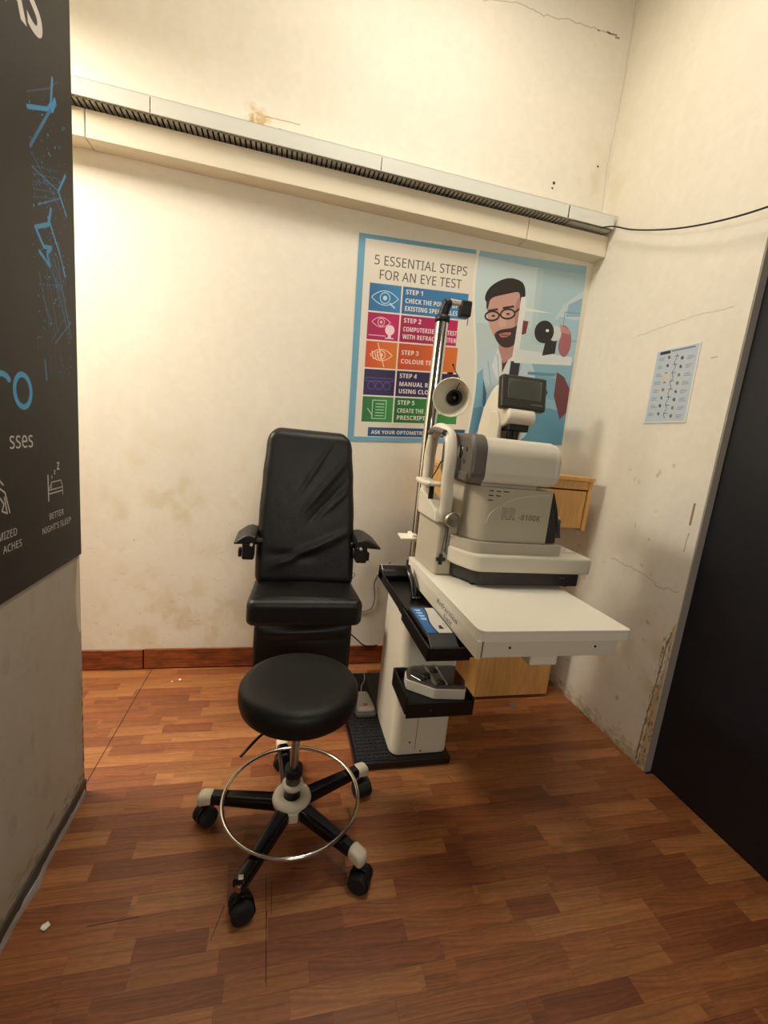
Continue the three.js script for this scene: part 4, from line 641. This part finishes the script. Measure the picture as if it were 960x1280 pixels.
    if (i === 4) { x.strokeRect(cx - 34, cy - 56, 88, 112); for (let k = 0; k < 5; k++) { x.beginPath(); x.moveTo(cx - 14, cy - 34 + k * 18); x.lineTo(cx + 42, cy - 34 + k * 18); x.stroke(); } x.beginPath(); x.moveTo(cx - 66, cy - 6); x.lineTo(cx - 30, cy + 40); x.stroke(); }
  });
  x.fillStyle = '#1e4f80'; x.fillRect(128, 1100, 660, 56); x.fillStyle = '#e9e4dc'; x.font = 'bold 33px sans-serif'; x.fillText('ASK YOUR OPTOMETRIST FOR MORE', 150, 1141, 600);
  // the sheet: its four corners as they hang on the wall, slightly askew, with a faint curl
  const Q = [[0.297, 2.271], [1.562, 2.345], [1.596, 1.372], [0.325, 1.274]], n = 24, pos = [], uv = [], idx = [];
  for (const back of [0, 1]) for (let j = 0; j <= n; j++) for (let i = 0; i <= n; i++) {
    const u = i / n, v = j / n, f = (k) => (1 - u) * (1 - v) * Q[0][k] + u * (1 - v) * Q[1][k] + u * v * Q[2][k] + (1 - u) * v * Q[3][k];
    pos.push(f(0), f(1), BZ + 0.0022 + 0.004 * Math.max(0, u - 0.93) / 0.07 * (0.5 + 0.5 * Math.sin(v * 5)) + 0.0012 * (fbm(u * 6, v * 6, 2)) - back * 0.0012); uv.push(u, 1 - v);
  }
  const m = n + 1, S = m * m; for (let j = 0; j < n; j++) for (let i = 0; i < n; i++) { const a = j * m + i, b = a + 1, d = a + m, e = d + 1; idx.push(a, d, b, b, d, e, S + a, S + b, S + d, S + b, S + e, S + d); }
  const rim = (a, b) => idx.push(a, b, S + a, b, S + b, S + a); for (let i = 0; i < n; i++) { rim(i + 1, i); rim(n * m + i, n * m + i + 1); rim(i * m, (i + 1) * m); rim((i + 1) * m + n, i * m + n); }
  const g = new THREE.BufferGeometry(); g.setAttribute('position', new THREE.Float32BufferAttribute(pos, 3)); g.setAttribute('uv', new THREE.Float32BufferAttribute(uv, 2)); g.setIndex(idx); g.computeVertexNormals();
  solo('wall_poster', [g], std(0xffffff, 0.5, { map: paint(c) }), 'large eye test steps poster with bearded man on the back wall', 'poster', null, true);
}
// ------------------------------------------------------------------ small chart on the right wall
{
  const c = canvas(512, 744), x = c.getContext('2d'); x.fillStyle = '#dfe3e4'; x.fillRect(0, 0, 512, 744); x.fillStyle = '#b9c6d0'; x.fillRect(12, 12, 488, 720);
  x.fillStyle = '#2c2f3c'; x.fillRect(50, 22, 128, 30); x.fillStyle = '#6b7486'; x.fillRect(190, 26, 270, 14);
  x.strokeStyle = '#4a4148'; x.lineWidth = 6; x.beginPath(); for (let i = 0; i <= 30; i++) { const y = 70 + i * 21, px = 262 + 12 * Math.sin(i * 1.3) - i * 0.4; i ? x.lineTo(px, y) : x.moveTo(px, y); } x.stroke();
  const r = mulberry(5); for (let i = 0; i < 8; i++) { const y = 88 + i * 80; x.fillStyle = '#4a4148'; x.fillRect(238, y, 50, 6); for (const s of [0, 1]) { const tx = s ? 380 + r() * 12 : 40 + r() * 14, yy = y + (s ? 30 : 0); x.fillStyle = '#7a8698'; for (let k = 0; k < 3; k++) x.fillRect(tx, yy + k * 13 - 8, 50 + r() * 40, 5); x.fillStyle = ['#57606b', '#8c7a52', '#6f7a6a', '#4c4f57'][Math.floor(r() * 4)]; const ix = s ? 318 : 158; x.beginPath(); x.arc(ix + 14, yy, 12 + r() * 6, 0, 7); x.fill(); x.fillRect(ix + 6, yy + 6, 26, 12); } }
  x.fillStyle = '#c9c6b8'; x.fillRect(150, 250, 70, 80);
  const t = thing('wall_chart', 'small pale blue illustrated chart on the right wall', 'chart', [XR, 1.657, -1.607]); t.rotation.x = -0.015;
  part('sheet', [rbox(-0.004, -0.0005, -0.16, 0.16, -0.108, 0.108, 0.001, 1)], M.whitePaper, t);
  label3('print', c, 0.214, 0.318, basis(V(0, 0, 1), V(0, 1, 0), V(-1, 0, 0), V(-0.0046, 0, 0)), t, 'timeline of small drawings', 0.35);
}
// ------------------------------------------------------------------ dark advertising board on the left wall
{
  const t = thing('advertising_board', 'black printed advertising board on the wall with blue pattern and BETTER NIGHT\'S SLEEP', 'board', [XL, 0.86, LZ]);
  const W = 1.0, H = 2.0, R = 1000, c = canvas(W * R, H * R), x = c.getContext('2d');   // x to the far edge of the board, metres from z = LZ + 1
  x.fillStyle = '#1b1715'; x.fillRect(0, 0, W * R, H * R);
  const X = (z) => ((LZ + W) - z) * R, Yp = (y) => (0.86 + H - y) * R;
  const at = (z, y) => [X(z), Yp(y)];
  const seg = (l, w, col) => { x.strokeStyle = col; x.lineWidth = w; x.lineCap = 'round'; x.lineJoin = 'round'; x.beginPath(); l.forEach((p, i) => (i ? x.lineTo(...at(...p)) : x.moveTo(...at(...p)))); x.stroke(); };
  x.textBaseline = 'alphabetic'; x.fillStyle = '#d8d3cc';
  // turned letters at the top
  x.save(); x.translate(...at(-1.31, 2.18)); x.rotate(-0.15); x.font = 'bold 150px sans-serif'; x.textAlign = 'center'; x.fillText('S', 0, 50); x.restore(); x.save(); x.translate(...at(-1.225, 2.15)); x.rotate(-0.15); x.font = 'bold 150px sans-serif'; x.textAlign = 'center'; x.fillText('A', 0, 40); x.restore();
  // network of blue strands
  const r = mulberry(77), B = ['#3590c6', '#2a6ea0', '#27527a', '#4a9fce'];
  seg([[-1.41, 2.10], [-1.37, 2.06], [-1.27, 1.99]], 3, '#3a4c66'); seg([[-1.385, 2.09], [-1.375, 2.03], [-1.36, 2.01], [-1.27, 1.96]], 9, B[0]); seg([[-1.40, 2.045], [-1.36, 2.0], [-1.275, 1.885]], 8, B[1]); seg([[-1.395, 2.05], [-1.38, 2.02]], 12, B[0]);
  seg([[-1.28, 1.875], [-1.41, 1.81]], 2, B[1]); seg([[-1.44, 1.905], [-1.40, 1.85], [-1.44, 1.81]], 8, B[0]); seg([[-1.40, 1.85], [-1.28, 1.845]], 4, B[1]); seg([[-1.405, 1.835], [-1.30, 1.775]], 4, B[1]);
  seg([[-1.36, 1.79], [-1.345, 1.75], [-1.285, 1.72]], 10, B[0]); seg([[-1.345, 1.765], [-1.40, 1.70], [-1.425, 1.655]], 8, B[0]); seg([[-1.29, 1.715], [-1.32, 1.69], [-1.355, 1.70], [-1.335, 1.68], [-1.345, 1.655], [-1.30, 1.672]], 10, B[0]);
  seg([[-1.385, 1.69], [-1.45, 1.50]], 3, B[1]); seg([[-1.42, 1.63], [-1.31, 1.60]], 2, B[2]); seg([[-1.43, 1.66], [-1.42, 1.55], [-1.34, 1.47]], 2, B[2]); seg([[-1.45, 1.54], [-1.36, 1.47]], 3, B[1]); seg([[-1.335, 1.44], [-1.34, 1.38]], 2, B[2]); seg([[-1.308, 1.42], [-1.313, 1.375]], 7, B[1]);
  for (let i = 0; i < 14; i++) { const z = -1.29 - r() * 0.12, y = 1.52 + r() * 0.26; seg([[z, y], [z - 0.02 - r() * 0.07, y - 0.05 - r() * 0.16]], 1.5 + r() * 2, B[1 + Math.floor(r() * 2)]); }
  for (let i = 0; i < 320; i++) { const z = -1.27 - r() * 0.18, y = 1.40 + r() * 0.62; if (r() < 0.5 || Math.abs(y - 1.83) < 0.05) { x.fillStyle = B[Math.floor(r() * 3)]; x.beginPath(); x.arc(...at(z, y), 1.2 + r() * 1.8, 0, 7); x.fill(); } }
  for (let k = 0; k < 5; k++) for (let i = 0; i < 12; i++) { x.fillStyle = B[1]; x.beginPath(); x.arc(...at(-1.285 - i * 0.010, 1.785 + k * 0.016 + i * 0.004), 2, 0, 7); x.fill(); }
  for (let k = 0; k < 3; k++) for (let i = 0; i < 40; i++) { x.fillStyle = B[2]; x.beginPath(); x.arc(...at(-1.33 - k * 0.03, 1.66 - i * 0.007), 1.6, 0, 7); x.fill(); }
  // words and drawings
  x.textAlign = 'left'; x.fillStyle = '#3f9fd0'; x.font = '150px sans-serif'; x.strokeStyle = '#3f9fd0'; x.lineWidth = 13; x.beginPath(); x.ellipse(...at(-1.205, 1.338), 33, 37, 0, 0, 7); x.stroke(); x.beginPath(); x.arc(...at(-1.128, 1.333), 36, Math.PI * 1.1, Math.PI * 1.75); x.stroke();
  x.fillStyle = '#cfcac4'; x.font = '52px sans-serif'; x.textAlign = 'right'; x.fillText('sses', ...at(-1.24, 1.206)); x.font = '25px sans-serif'; x.fillText('MIZED', ...at(-1.157, 1.004)); x.fillText('ACHES', ...at(-1.174, 0.972)); x.textAlign = 'center'; x.font = '24px sans-serif'; x.fillText('BETTER', ...at(-1.341, 1.008)); x.fillText("NIGHT'S SLEEP", ...at(-1.343, 0.976), 176);
  const ln = '#cfcac4'; seg([[-1.302, 1.128], [-1.302, 1.06]], 5, ln); seg([[-1.302, 1.078], [-1.378, 1.078]], 3.5, ln); seg([[-1.302, 1.088], [-1.378, 1.088], [-1.378, 1.066]], 3, ln); seg([[-1.318, 1.09], [-1.318, 1.108], [-1.37, 1.108], [-1.378, 1.09]], 3, ln); seg([[-1.306, 1.092], [-1.316, 1.102]], 3, ln);
  x.font = 'bold 15px sans-serif'; x.fillStyle = ln; x.fillText('z', ...at(-1.322, 1.118)); x.font = 'bold 20px sans-serif'; x.fillText('z', ...at(-1.337, 1.128)); x.font = 'bold 28px sans-serif'; x.fillText('Z', ...at(-1.357, 1.138));
  seg([[-1.09, 1.15], [-1.113, 1.128]], 4, ln); seg([[-1.095, 1.125], [-1.118, 1.11], [-1.132, 1.062]], 4, ln); seg([[-1.1, 1.1], [-1.112, 1.085], [-1.104, 1.07], [-1.122, 1.062], [-1.115, 1.1]], 4, ln);
  part('panel', [rbox(0, 0.005, 0, 2.86, 0.0005, NEARZ - LZ - 0.2, 0.001, 1)], std(0x1b1715, 0.5), t);
  const g = new THREE.PlaneGeometry(W, H).applyMatrix4(basis(V(0, 0, -1), V(0, 1, 0), V(1, 0, 0), V(0.0056, H / 2, W / 2 + 0.0006)));
  const o = new THREE.Mesh(g, std(0xffffff, 0.5, { map: paint(c) })); o.name = 'print'; o.castShadow = o.receiveShadow = true; o.userData.label = 'blue strands, white words and line drawings'; t.add(o);
}
// ------------------------------------------------------------------ scraps and loose film on the floor
{
  const film = phys(0xdedcd4, 0.15, { transmission: 0.6, thickness: 0 });
  const pos = [], idx = [], q = mulberry(12), n = 30;
  for (let i = 0; i <= n; i++) { const z = -1.47 + i / n * 0.5, k = Math.exp(-(((z + 1.15) / 0.03) ** 2)), w = 0.003 + 0.002 * q() + 0.012 * k; pos.push(XL + 0.0068, 0.022 - 0.008 * q(), z, XL + 0.008 + 0.003 * q() + 0.010 * k, 0.011 + 0.005 * q() + 0.022 * k, z + 0.003, XL + 0.0075 + w, 0.0012, z); }
  for (let i = 0; i < n; i++) for (let j = 0; j < 2; j++) { const a = i * 3 + j; idx.push(a, a + 1, a + 3, a + 1, a + 4, a + 3); }
  const g = new THREE.BufferGeometry(); g.setAttribute('position', new THREE.Float32BufferAttribute(pos, 3)); g.setIndex(idx); g.computeVertexNormals(); g.setAttribute('uv', new THREE.Float32BufferAttribute(new Float32Array(pos.length / 3 * 2), 2));
  solo('plastic_film', [g], film, 'crumpled clear plastic film along the foot of the grey wall', 'film');
  const scrap = (x, z, s, seed, label, m, h = 0.006) => { const r = mulberry(seed), g = new THREE.IcosahedronGeometry(s, 1); const p = g.attributes.position; const map = new Map(); for (let i = 0; i < p.count; i++) { const key = [p.getX(i), p.getY(i), p.getZ(i)].map((v) => v.toFixed(4)).join(); if (!map.has(key)) map.set(key, 0.6 + 0.8 * r()); const k = map.get(key); p.setXYZ(i, p.getX(i) * k, Math.max(-1, p.getY(i) * k) * 0.45, p.getZ(i) * k); } g.computeVertexNormals(); g.computeBoundingBox(); g.translate(x, -g.boundingBox.min.y + 0.0004, z); solo('paper_scrap', [g], m, label, 'scrap'); };
  scrap(-0.518, -1.042, 0.009, 3, 'crumpled white paper scrap on the floor beside the grey wall', M.whitePaper);
  scrap(-0.44, -2.16, 0.006, 4, 'tiny pale crumb on the floor near the wooden skirting', M.whitePaper); scrap(-0.475, -2.145, 0.004, 5, 'tiniest pale crumb on the floor near the wooden skirting', M.whitePaper);
  solo('tape_patch', [slab([[1.232, -1.84], [1.262, -1.842], [1.264, -1.795], [1.234, -1.793]], 0.0002, 0.0014, 0, 0)], std(0x6f655c, 0.6), 'small grey tape patch on the floor before the wooden cabinet', 'tape');
}
renderer.render(scene, camera);
